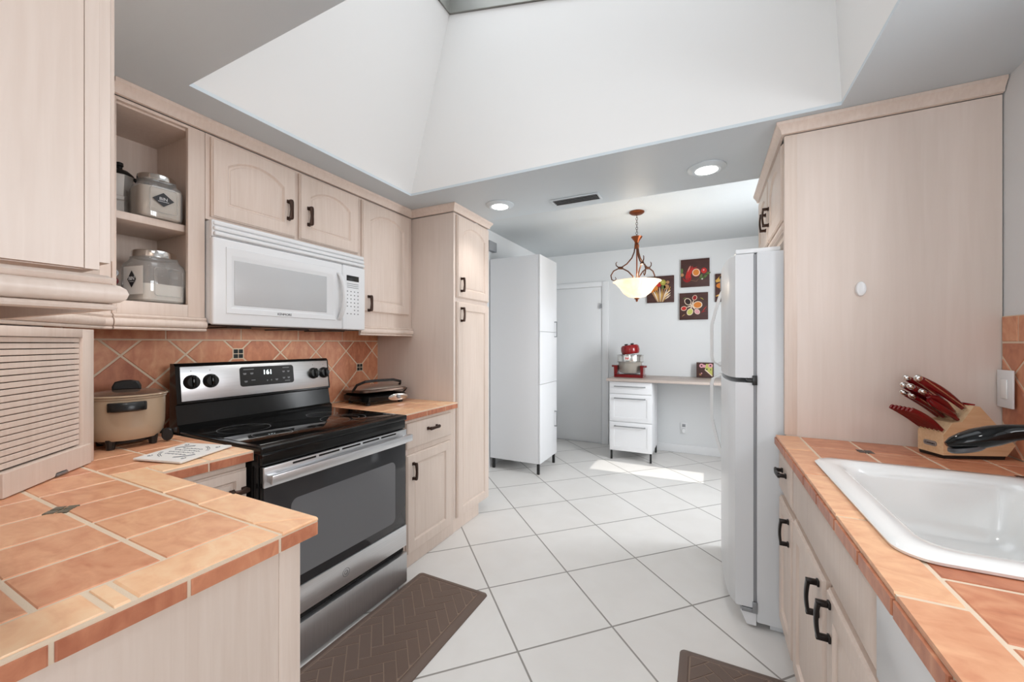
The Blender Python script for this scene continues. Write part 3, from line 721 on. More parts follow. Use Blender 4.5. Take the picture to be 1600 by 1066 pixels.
b = MB(F_px((XRf+0.0085, 0, 0)))
for k in range(5): b.box(1.06+k*0.118, 1.06+k*0.118+0.104, 0.832, 0.840, 0.0095, 0.0105)
b.build('vent_slots', DARK, od)
LX = (XRf+0.0185)
b = MB(F_px((LX, 0, 0)))
def ring2(b, cx, cy, r0, r1, z, n=32):
    b.loft([[(cx+r*math.cos(2*PI*k/n), cy+r*math.sin(2*PI*k/n), zz) for k in range(n)] for r, zz in ((r0, 0), (r0, z), (r1, z), (r1, 0))], cap0=False, cap1=False)
ring2(b, 1.318, 0.264, 0.0175, 0.0195, 0.0006); ring2(b, 1.318, 0.264, 0.008, 0.010, 0.0006)
b.tube([(1.312, 0.268, 0.0004), (1.318, 0.275, 0.0004), (1.324, 0.268, 0.0004), (1.321, 0.258, 0.0004), (1.312, 0.256, 0.0004)], 0.001, 5)
b.build('logo', GTXT, od)
# storage drawer
b = MB(F_px((XRf-0.011, 0, 0))); b.box(YR0+0.006, YR1-0.006, 0.011, 0.172, 0, 0.034, 0.003); sd = b.build('storage_drawer', STEELD, t_)
b = MB(F_px((XRf-0.011, 0, 0))); b.box(YR0+0.006, YR1-0.006, 0.173, 0.204, 0, 0.006); b.box(1.25, 1.42, 0.188, 0.197, 0.006, 0.022, 0.002); b.build('drawer_recess', [DARK], sd)

stove.location = (-1.499, 0.914, 0.004); stove.rotation_euler = (0, 0, math.radians(-1.0))
# ------------------------------------------------------------------ microwave
XM = -1.885
t_ = thing('microwave_oven', 'white over-the-range microwave mounted above the black stove', 'microwave', (-2.08, 1.36, 1.40))
MZ0, MZ1 = 1.402, 1.855
b = MB(); b.box(XL+0.014, XM-0.035, 0.949, 1.781, MZ0+0.006, MZ1, 0.003); b.build('body', WHITE_AP, t_)
b = MB(); b.box(XL+0.03, XM-0.045, 0.96, 1.77, MZ0-0.004, MZ0+0.006, 0.002)
for y in (1.05, 1.36, 1.6): b.box(XL+0.08, XM-0.1, y, y+0.11, MZ0-0.010, MZ0-0.003, 0.002)
b.build('underside_vent', BLACKP, t_)
FM = F_px((XM-0.036, 0, 0))
b = MB(FM); b.box(0.947, 1.783, 1.782, MZ1, 0, 0.018, 0.004)
for k in range(3): b.box(0.951, 1.779, 1.786+k*0.023, 1.804+k*0.023, 0.014, 0.026+0.004*(2-k), 0.006, 3)
b.build('vent_grille', WHITE_SM, t_)
b = MB(FM)
b.box(0.945, 1.615, MZ0, 1.780, 0, 0.030, 0.008, 3); dm = b.build('door', WHITE_SM, t_)
b = MB(FM)
def rl(x0, x1, y0, y1, z): return [(x0, y0, z), (x1, y0, z), (x1, y1, z), (x0, y1, z)]
b.loft([rl(0.995, 1.565, 1.452, 1.745, 0.029), rl(0.997, 1.563, 1.454, 1.743, 0.034), rl(1.015, 1.55, 1.476, 1.712, 0.034), rl(1.02, 1.545, 1.48, 1.706, 0.031)]); b.build('door_frame', WHITE_SM, dm)
b = MB(FM); b.box(1.03, 1.505, 1.492, 1.69, 0.0305, 0.0335, 0.001); b.build('window', GREYW, dm)
b = MB(FM); b.text('KENMORE', Matrix.Translation((1.262, 1.464, 0.0345)), 0.016); b.build('lettering', BTXT, dm)
b = MB(FM)
pts = [(1.588, 1.455+0.272*k/14, 0.03+0.05*math.sin(PI*k/14)**0.7) for k in range(15)]
rings = []
for p in pts: rings.append([(p[0]-0.012, p[1], p[2]-0.006), (p[0]+0.012, p[1], p[2]-0.008), (p[0]+0.014, p[1], p[2]), (p[0]+0.008, p[1], p[2]+0.008), (p[0]-0.008, p[1], p[2]+0.008), (p[0]-0.013, p[1], p[2])])
b.loft(rings); b.build('door_handle', WHITE_SM, dm)
b = MB(FM); b.box(1.617, 1.783, MZ0, 1.780, 0, 0.030, 0.008, 3); cpn = b.build('control_panel', WHITE_SM, t_)
b = MB(FM); b.box(1.642, 1.732, 1.690, 1.722, 0.0295, 0.0315, 0.001); dsp = b.build('display', BLACKP, cpn)
b = MB(FM)
for r in range(3): b.box(1.645, 1.73, 1.672-r*0.011, 1.675-r*0.011, 0.0298, 0.0306)
for r in range(7):
    for c in range(4):
        if r == 5 and c < 2: continue
        x, y = 1.648+c*0.026, 1.628-r*0.022
        b.box(x-0.004, x+0.004, y-0.003, y+0.003, 0.0298, 0.0306)
b.build('keypad', GTXT, cpn)

# ------------------------------------------------------------------ right side: tall panel, cabinets
t_ = thing('tall_end_panel', 'tall pale maple panel beside the refrigerator, rising from countertop to ceiling', 'panel', (0.64, 2.11, 0))
b = MB(); b.box(0.312, XR-0.004, 2.098, 2.116, 0.001, 2.236); b.build('veneer_panel', PANELW, t_)
b = MB(); b.box(0.306, 0.352, 2.0955, 2.119, CT+0.004, 2.236, 0.0015); b.build('edge_stile', MAPLE, t_)
b = MB(); sweep(b, [(XR-0.004, 2.096, 0, -1, ZC), (0.306, 2.096, -1, -1, ZC), (0.306, 3.04, -1, 0, ZC)], CR); struct(b.build('trim_3', MAPLE))
# cabinet above the refrigerator
t_ = thing('wall_cabinet', 'small pale maple cabinet with arched doors above the refrigerator', 'cabinet', (0.6, 2.55, 1.80))
b = MB(); b.box(0.318, XR-0.004, 2.1195, 3.03, 1.80, 2.236, 0.001); b.build('body', MAPLE, t_)
FR = F_mx((0.317, 0, 0)); FRH = F_mx((0.297, 0, 0))
dA = panel_door(FR, -2.555, -2.14, 1.875, 2.222, MAPLE, t_); handle(FRH, -2.515, 2.0, True, BRONZE, dA)
dB = panel_door(FR, -3.0, -2.585, 1.875, 2.222, MAPLE, t_); handle(FRH, -2.63, 2.0, True, BRONZE, dB)
b = MB(); pr2 = [(o, z*0.8) for o, z in moulding_prof()]
sweep(b, [(0.318, 2.1195, -1, 0, 1.868), (0.318, 3.03, -1, 0, 1.868)], pr2); b.build('light_rail', MAPLE, t_)

# base cabinets right
XB = 0.304
t_ = thing('base_cabinet', 'pale maple drawer base cabinet against the refrigerator, at the far end of the sink counter', 'cabinet', (0.6, 1.93, 0))
b = MB(); b.box(XB, XR-0.003, 1.792, 2.092, 0.10, 0.8735, 0.001).box(XB+0.06, XR-0.003, 1.792, 2.092, 0.001, 0.10); b.build('body', MAPLE, t_)
FB = F_mx((XB-0.001, 0, 0)); FBH = F_mx((XB-0.021, 0, 0))
d1 = panel_door(FB, -2.082, -1.805, 0.69, 0.85, MAPLE, t_, flat=True, name='drawer'); handle(FBH, -1.94, 0.79, False, BLACKH, d1, L=0.10)
d2 = panel_door(FB, -2.082, -1.805, 0.115, 0.655, MAPLE, t_, arch=False); handle(FBH, -1.845, 0.585, True, BLACKH, d2)
t_ = thing('base_cabinet', 'pale maple sink base cabinet with false drawer front and two doors under the sink', 'cabinet', (0.6, 1.38, 0))
b = MB(); b.box(XB, XB+0.02, 0.962, 1.79, 0.10, 0.8735, 0.001).box(XB+0.02, XR-0.003, 0.962, 0.978, 0.10, 0.8735).box(XB+0.02, XR-0.003, 1.774, 1.79, 0.10, 0.8735).box(XB+0.02, XR-0.003, 0.978, 1.774, 0.10, 0.115).box(XB+0.06, XR-0.003, 0.962, 1.79, 0.001, 0.10)
b.build('body', MAPLE, t_)
panel_door(FB, -1.765, -0.975, 0.70, 0.852, MAPLE, t_, flat=True, name='false_drawer_front')
d1 = panel_door(FB, -1.77, -1.345, 0.115, 0.672, MAPLE, t_, arch=False); handle(FBH, -1.385, 0.60, True, BLACKH, d1)
d2 = panel_door(FB, -1.315, -0.975, 0.115, 0.672, MAPLE, t_, arch=False); handle(FBH, -1.27, 0.605, True, BLACKH, d2)
t_ = thing('dishwasher', 'white dishwasher front at the bottom right, under the sink counter', 'dishwasher', (0.6, 0.65, 0))
b = MB(); b.box(XB+0.01, XR-0.003, 0.355, 0.955, 0.10, 0.872); b.build('body', WHITE_LAM, t_)
b = MB(); b.box(XB-0.022, XB+0.0095, 0.36, 0.95, 0.11, 0.70, 0.004); b.build('door', WHITE_AP, t_)
b = MB(); b.box(XB-0.026, XB+0.0095, 0.36, 0.95, 0.705, 0.868, 0.006); b.build('control_panel', WHITE_SM, t_)
t_ = thing('base_cabinet', 'pale maple base cabinet nearest the camera past the dishwasher, right side', 'cabinet', (0.6, -0.2, 0))
b = MB(); b.box(XB, XR-0.003, -0.88, 0.35, 0.10, 0.8735, 0.001).box(XB+0.06, XR-0.003, -0.88, 0.35, 0.001, 0.10); b.build('body', MAPLE, t_)

# sink
b = MB()
SX = [(0.325, 0.868, 0.985, 1.70)]
def sr(d, r, z): return [(x, y, z) for x, y in rrect(0.325+d, 0.868-d, 0.985+d, 1.70-d, r, 8)]
b.loft([sr(0.03, 0.05, CT+0.001), sr(0.002, 0.06, CT+0.002), sr(0.0, 0.06, CT+0.008), sr(0.008, 0.06, CT+0.015), sr(0.03, 0.06, CT+0.0165), sr(0.052, 0.06, CT+0.0155), sr(0.066, 0.06, CT+0.006), sr(0.076, 0.06, CT-0.02), sr(0.088, 0.06, CT-0.12), sr(0.105, 0.06, CT-0.165), sr(0.14, 0.05, CT-0.178)], cap0=False)
so_ = b.build('kitchen_sink', PORC, ang=60); tag(so_, 'white enamel drop-in kitchen sink set into the terracotta counter', 'sink')
# faucet
t_ = thing('faucet', 'black kitchen faucet with low arched pull-out spout over the sink', 'faucet', (0.93, 1.46, CT))
b = MB()
path = [(0.925, 1.46, CT+0.002), (0.925, 1.46, CT+0.06), (0.922, 1.46, CT+0.10), (0.90, 1.46, 1.058), (0.86, 1.46, 1.084), (0.81, 1.46, 1.098), (0.76, 1.46, 1.102), (0.72, 1.46, 1.099), (0.69, 1.46, 1.093), (0.66, 1.46, 1.083), (0.63, 1.46, 1.072), (0.605, 1.46, 1.063), (0.585, 1.46, 1.056), (0.572, 1.46, 1.051)]
rad = [0.03, 0.028, 0.024, 0.019, 0.016, 0.016, 0.0165, 0.018, 0.0215, 0.026, 0.026, 0.0215, 0.015, 0.006]
b.tube(path, rad, 20, flat=1.15); b.lathe([(0.036, 0.001), (0.036, 0.006), (0.03, 0.012)], (0.925, 1.46, CT+0.001), 24)
b.build('spout', BLACKG, t_)
b = MB(); b.loft([[(0.612+0.036*s_*math.cos(2*PI*k/24), 1.46+0.024*s_*math.sin(2*PI*k/24), 1.047+0.30*0.036*s_*math.cos(2*PI*k/24)+z) for k in range(24)] for s_, z in ((0.85, -0.009), (1.0, -0.004), (1.0, 0.004))])
b.build('spray_face', plain('faucet_grey_rim', srgb(74, 74, 76), 0.35), t_)
b = MB(); b.tube([(0.925, 1.46, CT+0.09), (0.925, 1.50, CT+0.12), (0.915, 1.56, CT+0.15)], [0.012, 0.01, 0.008], 10); b.build('lever', BLACKG, t_)

# refrigerator
t_ = thing('refrigerator', 'white top-freezer refrigerator standing past the tall maple panel on the right', 'refrigerator', (0.6, 2.55, 0))
b = MB(); b.box(0.205, 0.94, 2.135, 2.93, 0.03, 1.742, 0.006); b.box(0.26, 0.9, 2.16, 2.9, 0.001, 0.03); b.build('body', WHITE_AP, t_)
def fdoor(z0, z1, name):
    b = MB(); n = 16; prof = []
    for k in range(n+1):
        tt = -1+2*k/n; y = 2.532+tt*0.398
        prof.append((0.073+0.034*abs(tt)**2.6+(0.012 if abs(tt) == 1 else 0), y))
    pts = [(x, y) for x, y in prof]+[(0.192, 2.93), (0.192, 2.134)]
    b.loft([[(x+0.004, y, z0) for x, y in pts], [(x, y, z0+0.006) for x, y in pts], [(x, y, z1-0.006) for x, y in pts], [(x+0.004, y, z1) for x, y in pts]])
    return b.build(name, WHITE_AP, t_)
fd1 = fdoor(1.16, 1.738, 'freezer_door'); fd2 = fdoor(0.095, 1.138, 'fridge_door')
def fhandle(z0, z1, par, up):
    b = MB(); n = 16; rings = []
    for k in range(n+1):
        tt = k/n; z = z0+(z1-z0)*tt
        bow = min(1.0, (tt if up else 1-tt)/0.08)**0.6*min(1.0, ((1-tt) if up else tt)/0.45)**0.8
        x = 0.088-0.062*bow
        rings.append([(x-0.009, 2.862, z), (x-0.009, 2.892, z), (x+0.009, 2.902, z), (x+0.011, 2.878, z), (x+0.009, 2.852, z)])
    b.loft(rings); b.box(0.066, 0.10, 2.866, 2.902, (z0 if up else z1-0.03), (z0+0.03 if up else z1), 0.004)
    b.build('door_handle', WHITE_SM, par)
fhandle(1.172, 1.66, fd1, True); fhandle(0.60, 1.128, fd2, False)
b = MB(); b.box(0.193, 0.204, 2.142, 2.92, 0.10, 1.735); b.build('door_gasket', GREYP, t_)
b = MB(); b.box(0.165, 0.205, 2.128, 2.17, 1.143, 1.155, 0.001).box(0.187, 0.207, 2.126, 2.134, 1.128, 1.172, 0.001); b.build('middle_hinge', BLACKP, t_)
b = MB(); b.box(0.145, 0.20, 2.128, 2.16, 0.074, 0.092, 0.001).box(0.188, 0.208, 2.1275, 2.134, 0.074, 0.125, 0.001); b.build('bottom_hinge', GREYM, t_)
b = MB(); b.prism([(0.14, 0.073), (0.204, 0.073), (0.204, 0.012), (0.165, 0.012)], 'y', 2.14, 2.925); b.build('kick_grille', WHITE_LAM, t_)
b = MB(); b.box(0.12, 0.30, 2.15, 2.90, 1.743, 1.765, 0.006); b.build('top_cover', WHITE_SM, t_)
b = MB(); b.box(0.068, 0.082, 2.58, 2.61, 1.63, 1.70, 0.003); b.build('badge', GREYP, fd1)

# wall control on the tall panel
b = MB(F_my((0.567, 2.0975, 1.545))); b.loft([[(0.017*s_*math.cos(2*PI*k/28), 0.030*s_*math.sin(2*PI*k/28), z) for k in range(28)] for s_, z in ((1, 0.0), (1, 0.008), (0.9, 0.013), (0.6, 0.015))])
tag(b.build('adhesive_hook', WHITE_SM), 'small white oval stick-on hook on the tall maple panel', 'hook')
# light switch
t_ = thing('light_switch', 'white rocker light switch on the right backsplash beside the maple panel', 'light switch', (XR-0.012, 2.05, 1.155))
b = MB(F_mx((XR-0.0155, 0, 0))); b.box(-2.092, -2.008, 1.09, 1.225, 0, 0.006, 0.002); b.build('plate', WHITE_SM, t_)
b = MB(F_mx((XR-0.0155, 0, 0))); b.box(-2.068, -2.032, 1.123, 1.192, 0.006, 0.010, 0.002); b.build('rocker', PORC, t_)

# ------------------------------------------------------------------ knife block
KA = math.radians(22)
t_ = thing('knife_block', 'pale wooden knife block holding red-handled knives, by the tall maple panel', 'knife block', (0.725, 1.955, CT+0.001), KA, local=True)
# local: +x = axis going back, y across (width), front face at x=0
KW = 0.047
prof = [(0, 0.012), (0, 0.082), (0.03, 0.125), (0.062, 0.13), (0.10, 0.186), (0.118, 0.184), (0.232, 0.05), (0.205, 0.012)]
b = MB(); b.prism(prof, 'y', -KW, KW); b.build('block', BEECH, t_)
b = MB(); b.prism([(0.004, 0.0), (0.2, 0.0), (0.205, 0.012), (0.0, 0.012)], 'y', -KW+0.003, KW-0.003); b.build('base', BLACKP, t_)
b = MB(frame((0, 0, 0), (0, -1, 0), (0, 0, 1), (-1, 0, 0))); b.prism(rrect(-0.024, 0.024, 0.036, 0.054, 0.008), 'z', 0, 0.002); npl = b.build('name_plate', GREYM, t_)
b = MB(frame((0, 0, 0), (0, -1, 0), (0, 0, 1), (-1, 0, 0))); b.text('Cuisinart', Matrix.Translation((0, 0.045, 0.0024)), 0.010); b.build('lettering', BTXT, npl)
Mk = Matrix.Translation((0.725, 1.955, CT+0.001)) @ Matrix.Rotation(KA, 4, 'Z')
kd = Vector((-0.80, 0, 0.60)).normalized()
def knife(name, label, base, L, wd, cap, grp, hdir=kd, blade=0.03):
    """red handle leaving the block along hdir from base (block coordinates)"""
    o = Mk @ Vector(base)
    t2 = thing(name, label, 'knife', o, 0, grp, local=True)
    d = (Mk.to_3x3() @ hdir).normalized(); side = (Mk.to_3x3() @ Vector((0, 1, 0))).normalized(); up = side.cross(d).normalized()
    if up.z < 0: up = -up
    T = frame((0, 0, 0), side, up, d)
    b = MB(T); b.box(-0.001, 0.001, -wd*0.6, wd*0.6, -blade, 0.012); b.build('blade', CHROME, t2)
    b = MB(T); rings = []
    for k in range(11):
        tt = k/10; z = 0.008+(L-0.008)*tt
        hh_ = wd*(0.62+0.25*math.sin(PI*tt)+0.25*tt); off = wd*0.5*math.sin(PI*tt)-0.4*wd*tt
        rings.append([((0.0060 if not cap else 0.0105)*(0.75+0.25*min(1, tt*3))*math.cos(2*PI*q/12)*(0.8 if k in (0, 10) else 1), off+hh_*math.sin(2*PI*q/12), z) for q in range(12)])
    b.loft(rings); b.build('handle', RED, t2)
    if cap:
        b = MB(T); b.ball((0, -0.4*wd, L), 0.0115, 14, 8, (1.0, wd*0.88/0.0115, 1.25)); b.build('end_cap', CHROME, t2)
        b = MB(T); b.box(-0.0113, 0.0113, -wd*0.15, wd*0.15, 0.005, L-0.012); b.build('tang', CHROME, t2)
    return t2
# steak knives: a tier of six on the low front shoulder
for i in range(6):
    y = KW-0.006-i*0.0164
    knife('steak_knife', 'red-handled steak knife, %s in the low row of the knife block' % ['back', 'second from the back', 'third from the back', 'third from the front', 'second from the front', 'front'][i],
          (0.008, y, 0.094), 0.132, 0.0105, False, 'steak knives in the knife block')
spots = [((0.090, -0.026, 0.172), 0.188, 0.0145, True, 'largest red-handled knife with silver cap, highest and rightmost in the knife block'),
         ((0.090, 0.026, 0.172), 0.180, 0.0125, True, 'red-handled knife with silver cap, highest at the back of the knife block'),
         ((0.076, 0.008, 0.152), 0.165, 0.0125, True, 'red-handled knife with broad silver cap in the middle of the knife block'),
         ((0.076, 0.034, 0.152), 0.168, 0.012, True, 'red-handled knife with silver cap, leftmost of the upper knives'),
         ((0.076, -0.014, 0.150), 0.140, 0.011, True, 'red-handled knife with small silver cap just behind the scissors'),
         ((0.062, 0.034, 0.133), 0.152, 0.0105, True, 'small capped red paring knife just above the leftmost steak knives in the block'),
         ((0.062, 0.012, 0.133), 0.138, 0.0105, True, 'small red-handled paring knife with silver cap, second above the steak knives')]
for bs, L, wd, cap, lab in spots: knife('kitchen_knife', lab, bs, L, wd, cap, 'capped knives in the knife block')
# scissors: one red closed bow handle pair
o = Mk @ Vector((0.066, -0.026, 0.138))
t2 = thing('kitchen_scissors', 'red-handled scissors without a silver cap, in the front of the knife block', 'scissors', o, 0, local=True)
d = (Mk.to_3x3() @ kd).normalized(); side = (Mk.to_3x3() @ Vector((0, 1, 0))).normalized(); up = side.cross(d).normalized()
if up.z < 0: up = -up
b = MB(frame((0, 0, 0), side, up, d))
for sg in (-1, 1):
    b.tube([(sg*0.003, -0.004, 0.0), (sg*0.005, sg*0.006+0.004, 0.025), (sg*0.006, sg*0.012+0.006, 0.062), (sg*0.006, sg*0.012+0.004, 0.098), (sg*0.005, sg*0.006, 0.12)], [0.006, 0.010, 0.0125, 0.012, 0.008], 12)
b.build('bow_handles', RED, t2)
b = MB(frame((0, 0, 0), side, up, d)); b.box(-0.0015, 0.0015, -0.008, 0.008, -0.03, 0.004); b.build('blades', CHROME, t2)
b = MB(Mk); b.prism([(0.098, 0.187), (0.119, 0.185), (0.1195, 0.190), (0.0985, 0.1925)], 'y', -0.030, 0.022); b.mi = 1; b.prism([(0.1045, 0.1921), (0.1125, 0.1912), (0.1125, 0.1918), (0.1045, 0.1927)], 'y', -0.022, 0.014)
tag(b.build('knife_sharpener', [REDAP, DARK]), 'small red sharpener slot insert on top of the knife block', 'sharpener')

# ------------------------------------------------------------------ countertop things on the left
PX, PY = -2.085, 0.735
t_ = thing('electric_pot', 'tan electric cooking pot with glass lid and black handles, beside the stove', 'cooker', (PX, PY, CT+0.001))
b = MB(); b.lathe([(0.08, 0.03), (0.10, 0.034), (0.110, 0.05), (0.116, 0.09), (0.1175, 0.189), (0.121, 0.192), (0.121, 0.198), (0.114, 0.198), (0.112, 0.16)], (PX, PY, CT), 40); b.build('pot_body', TAN, t_)
b = MB(); b.lathe([(0.120, 0.199), (0.122, 0.202), (0.120, 0.207), (0.086, 0.217), (0.04, 0.223), (0.0, 0.224)], (PX, PY, CT), 40); lid = b.build('lid', LIDGL, t_)
b = MB(); ring = [(PX+0.122*math.cos(2*PI*k/40), PY+0.122*math.sin(2*PI*k/40), CT+0.203) for k in range(40)]; b.tube(ring, 0.004, 8, True); b.build('lid_rim', TAN, lid)
vd = Vector((0.90, -0.43, 0)).normalized()  # toward the room
b = MB(frame((PX, PY, CT+0.223), (0.443, 0.8965, 0), (0, 0, 1), (0.8965, -0.443, 0)))
b.prism([(-0.042, 0), (0.042, 0), (0.042, 0.012), (0.034, 0.030), (0.012, 0.036), (-0.012, 0.036), (-0.034, 0.030), (-0.042, 0.012)], 'z', -0.014, 0.014, 0.004); b.build('lid_knob', BLACKP, lid)
FPt = frame((PX, PY, CT+0.165), (0.32, 0.947, 0), (0, 0, 1), (0.947, -0.32, 0))
for sg in (1, -1):
    F2 = FPt if sg == 1 else frame((PX, PY, CT+0.165), (-0.32, -0.947, 0), (0, 0, 1), (-0.947, 0.32, 0))
    b = MB(F2); n = 10
    rings = []
    for k in range(n+1):
        x = -0.052+0.104*k/n; z = 0.110+0.034*math.sin(PI*k/n)**0.5
        rings.append([(x, -0.013, z-0.004), (x, 0.013, z-0.004), (x, 0.016, z+0.006), (x, 0.006, z+0.012), (x, -0.010, z+0.012), (x, -0.016, z+0.004)])
    b.loft(rings); b.box(-0.055, 0.055, -0.017, 0.017, 0.107, 0.120, 0.004); b.build('side_handle', BLACKP, t_)
b = MB()
for a in (40, 130, 220, 310):
    x, y = PX+0.088*math.cos(math.radians(a)), PY+0.088*math.sin(math.radians(a)); b.tube([(x, y, CT+0.002), (x, y, CT+0.04)], [0.012, 0.017], 10)
b.tube([(PX+0.075*math.cos(2*PI*k/24), PY+0.075*math.sin(2*PI*k/24), CT+0.026) for k in range(24)], 0.008, 8, True); b.build('leg_base', BLACKP, t_)
b = MB(frame((-2.005, 0.835, CT+0.03), (0.443, 0.8965, 0), (0, 0, 1), (0.8965, -0.443, 0)))
b.loft([[(0.019*s_*math.cos(2*PI*k/24), 0.026*s_*math.sin(2*PI*k/24)+0.0, z) for k in range(24)] for s_, z in ((0.7, -0.012), (1, -0.008), (1, 0.008), (0.85, 0.013))])
b.tube([(0.0, 0.01, 0), (-0.03, 0.016, -0.02), (-0.055, 0.02, -0.03)], 0.011, 8); b.box(0.018, 0.03, 0.006, 0.024, -0.006, 0.006, 0.002); b.build('temperature_probe', [BLACKP], t_)

# placard
pc = [(-1.77, 0.640), (-1.572, 0.689), (-1.655, 0.892), (-1.853, 0.835)]
t_ = thing('ceramic_plaque', 'white square trivet plaque with grey script lying on the counter before the pot', 'plaque', (-1.71, 0.76, CT+0.002))
b = MB(); b.prism(pc, 'z', CT+0.0045, CT+0.011, 0.0012); b.build('plate', PAPERW, t_)
b = MB()
for p in pc:
    q = Vector((p[0], p[1], 0)).lerp(Vector((-1.7125, 0.764, 0)), 0.12); b.cyl((q.x, q.y, CT+0.0015), (q.x, q.y, CT+0.0046), 0.005, 8)
b.build('feet', GREYP, t_)
b = MB(); c0 = Vector((-1.7125, 0.764, CT+0.0112)); e1 = Vector((0.198, 0.049, 0)); e2 = Vector((-0.083, 0.199, 0))
def pl(u, v): return tuple(c0+e1*u+e2*v)
for ra, rb in ((0.40, 0.36), (0.37, 0.33)):
    for a0, a1 in ((20, 70), (110, 160), (200, 250), (290, 340)):
        b.tube([pl(ra*math.cos(math.radians(a0+(a1-a0)*k/8)), rb*math.sin(math.radians(a0+(a1-a0)*k/8))) for k in range(9)], 0.0012, 4)
for r_, (v0, L) in enumerate(((0.16, 0.22), (0.05, 0.28), (-0.06, 0.28), (-0.17, 0.22))):
    b.tube([pl(-L+2*L*k/40, v0+0.025*math.sin(k*1.7+r_)*(0.6+0.4*math.sin(k*0.9))) for k in range(41)], 0.0011, 4)
for sx in (-0.36, 0.36):
    for sy in (-0.34, 0.34):
        b.tube([pl(sx+0.05*math.cos(k*0.9)*k/9, sy+0.05*math.sin(k*0.9)*k/9) for k in range(10)], 0.0012, 4)
b.build('script_lines', GTXT, t_)

# panini grill
t_ = thing('contact_grill', 'closed black and chrome contact grill on the short counter right of the stove', 'grill', (-2.05, 2.03, CT+0.001), math.radians(-12), local=True)
GRLID = plain('grill_lid_metal', srgb(196, 184, 174), 0.3, metal=0.85)
t_.scale = (1.12, 1.12, 1.2)
# local: front (handle side) towards +x, width along y
def slab(b, x0, x1, y0, y1, z0, z1, r, ch=0.01):
    b.loft([[(x, y, z0) for x, y in rrect(x0+ch, x1-ch, y0+ch, y1-ch, r)], [(x, y, z0+ch*0.6) for x, y in rrect(x0, x1, y0, y1, r)], [(x, y, z1-ch*0.6) for x, y in rrect(x0, x1, y0, y1, r)], [(x, y, z1) for x, y in rrect(x0+ch, x1-ch, y0+ch, y1-ch, r)]])
b = MB(); slab(b, -0.14, 0.125, -0.15, 0.15, 0.012, 0.056, 0.04, 0.014); b.build('base', BLACKG, t_)
b = MB()
for x in (-0.1, 0.09):
    for y in (-0.11, 0.11): b.cyl((x, y, 0.0), (x, y, 0.016), 0.014, 12)
b.build('feet', BLACKP, t_)
b = MB(frame((0.1255, 0.07, 0.034), (0, 1, 0), (0, 0, 1), (1, 0, 0))); b.loft([[(0.07*s_*math.cos(2*PI*k/24), 0.02*s_*math.sin(2*PI*k/24), z) for k in range(24)] for s_, z in ((1, -0.012), (1, 0.002), (0.85, 0.005))]); b.build('control_face', CHROME, t_)
b = MB(frame((0.131, 0.07, 0.036), (0, 1, 0), (0, 0, 1), (1, 0, 0))); b.lathe([(0.011, -0.001), (0.011, 0.008), (0.008, 0.01)], n=16); b.build('dial', GREYP, t_)
Tl = Matrix.Translation((-0.02, 0, 0.062)) @ Matrix.Rotation(math.radians(-3), 4, 'Y')
b = MB(Tl); slab(b, -0.13, 0.14, -0.155, 0.155, 0.0, 0.018, 0.045, 0.006); b.build('lid_rim', plain('grill_lid_rim', srgb(112, 94, 84), 0.25, metal=0.8), t_)
b = MB(Tl); b.loft([[(x, y, z) for x, y in rrect(-0.12+d, 0.13-d, -0.145+d, 0.145-d, 0.05)] for d, z in ((0, 0.017), (0.006, 0.024), (0.03, 0.034), (0.07, 0.039))]); b.build('lid', GRLID, t_)
b = MB(Tl); b.tube([(0.02, -0.155, 0.01), (0.06, -0.150, 0.045), (0.10, -0.12, 0.062), (0.115, -0.05, 0.064), (0.115, 0.06, 0.062), (0.10, 0.12, 0.05), (0.06, 0.150, 0.038), (0.02, 0.156, 0.012)], 0.0075, 10)
b.build('lid_handle', BLACKP, t_)
b = MB(); b.tube([(-0.03, 0.155, 0.02), (-0.02, 0.185, 0.03), (0.02, 0.195, 0.05), (0.06, 0.18, 0.07), (0.08, 0.15, 0.068)], 0.005, 8); b.build('side_lever', BLACKP, t_)

# ------------------------------------------------------------------ shelf things
def jar(cx, cy, z, w_, h, label, fill_h, fillm, face):
    t2 = thing('glass_jar', label, 'jar', (cx, cy, z), math.radians(face), 'glass storage jars on the open shelves', local=True)
    q = 4.5
    b = MB(); b.lathe([(w_*0.42, 0.0), (w_*0.48, 0.004), (w_*0.5, 0.02), (w_*0.5, h*0.66), (w_*0.47, h*0.74), (w_*0.40, h*0.80), (w_*0.375, h*0.84), (w_*0.375, h*0.88)], n=40, sq=q); b.build('glass_body', JARGL, t2)
    b = MB(); b.lathe([(w_*0.40, 0.005), (w_*0.465, 0.012), (w_*0.47, fill_h), (0.001, fill_h*1.02)], n=40, sq=q); fl_ = b.build('contents', fillm, t2)
    b = MB(); b.lathe([(w_*0.405, h*0.865), (w_*0.415, h*0.87), (w_*0.415, h*0.975), (w_*0.40, h*0.995), (w_*0.34, h), (0.0, h)], n=40); b.build('lid', CHROME, t2)
    b = MB(F_px((w_*0.5+0.0005, 0, 0))); P = rrect(-w_*0.30, w_*0.30, h*0.13, h*0.66, 0.01)
    b.tube([(x, y, 0.0) for x, y in P], 0.0016, 5, True); b.build('embossed_panel', JARGL, t2)
    return t2, w_, h
j1, w1, h1 = jar(-2.04, 0.812, 1.8225, 0.146, 0.182, 'clear glass jar with metal lid and dark diamond label, on the upper shelf', 0.125, OATS, -4)
def diamond(par, w_, h, F, zc, du, hw, hh_):
    b = MB(F); b.mi = 0; b.poly([(du-hw, zc, 0.002), (du, zc-hh_, 0.002), (du+hw, zc, 0.002), (du, zc+hh_, 0.002)])
    o = b.build('paper_label', BTXT, par)
    b = MB(F); b.text('BIN', Matrix.Translation((du, zc+0.002, 0.0024)), hh_*0.62); b.box(du-hw*0.5, du+hw*0.5, zc-hh_*0.32, zc-hh_*0.26, 0.002, 0.0024); b.build('lettering', WTXT, o)
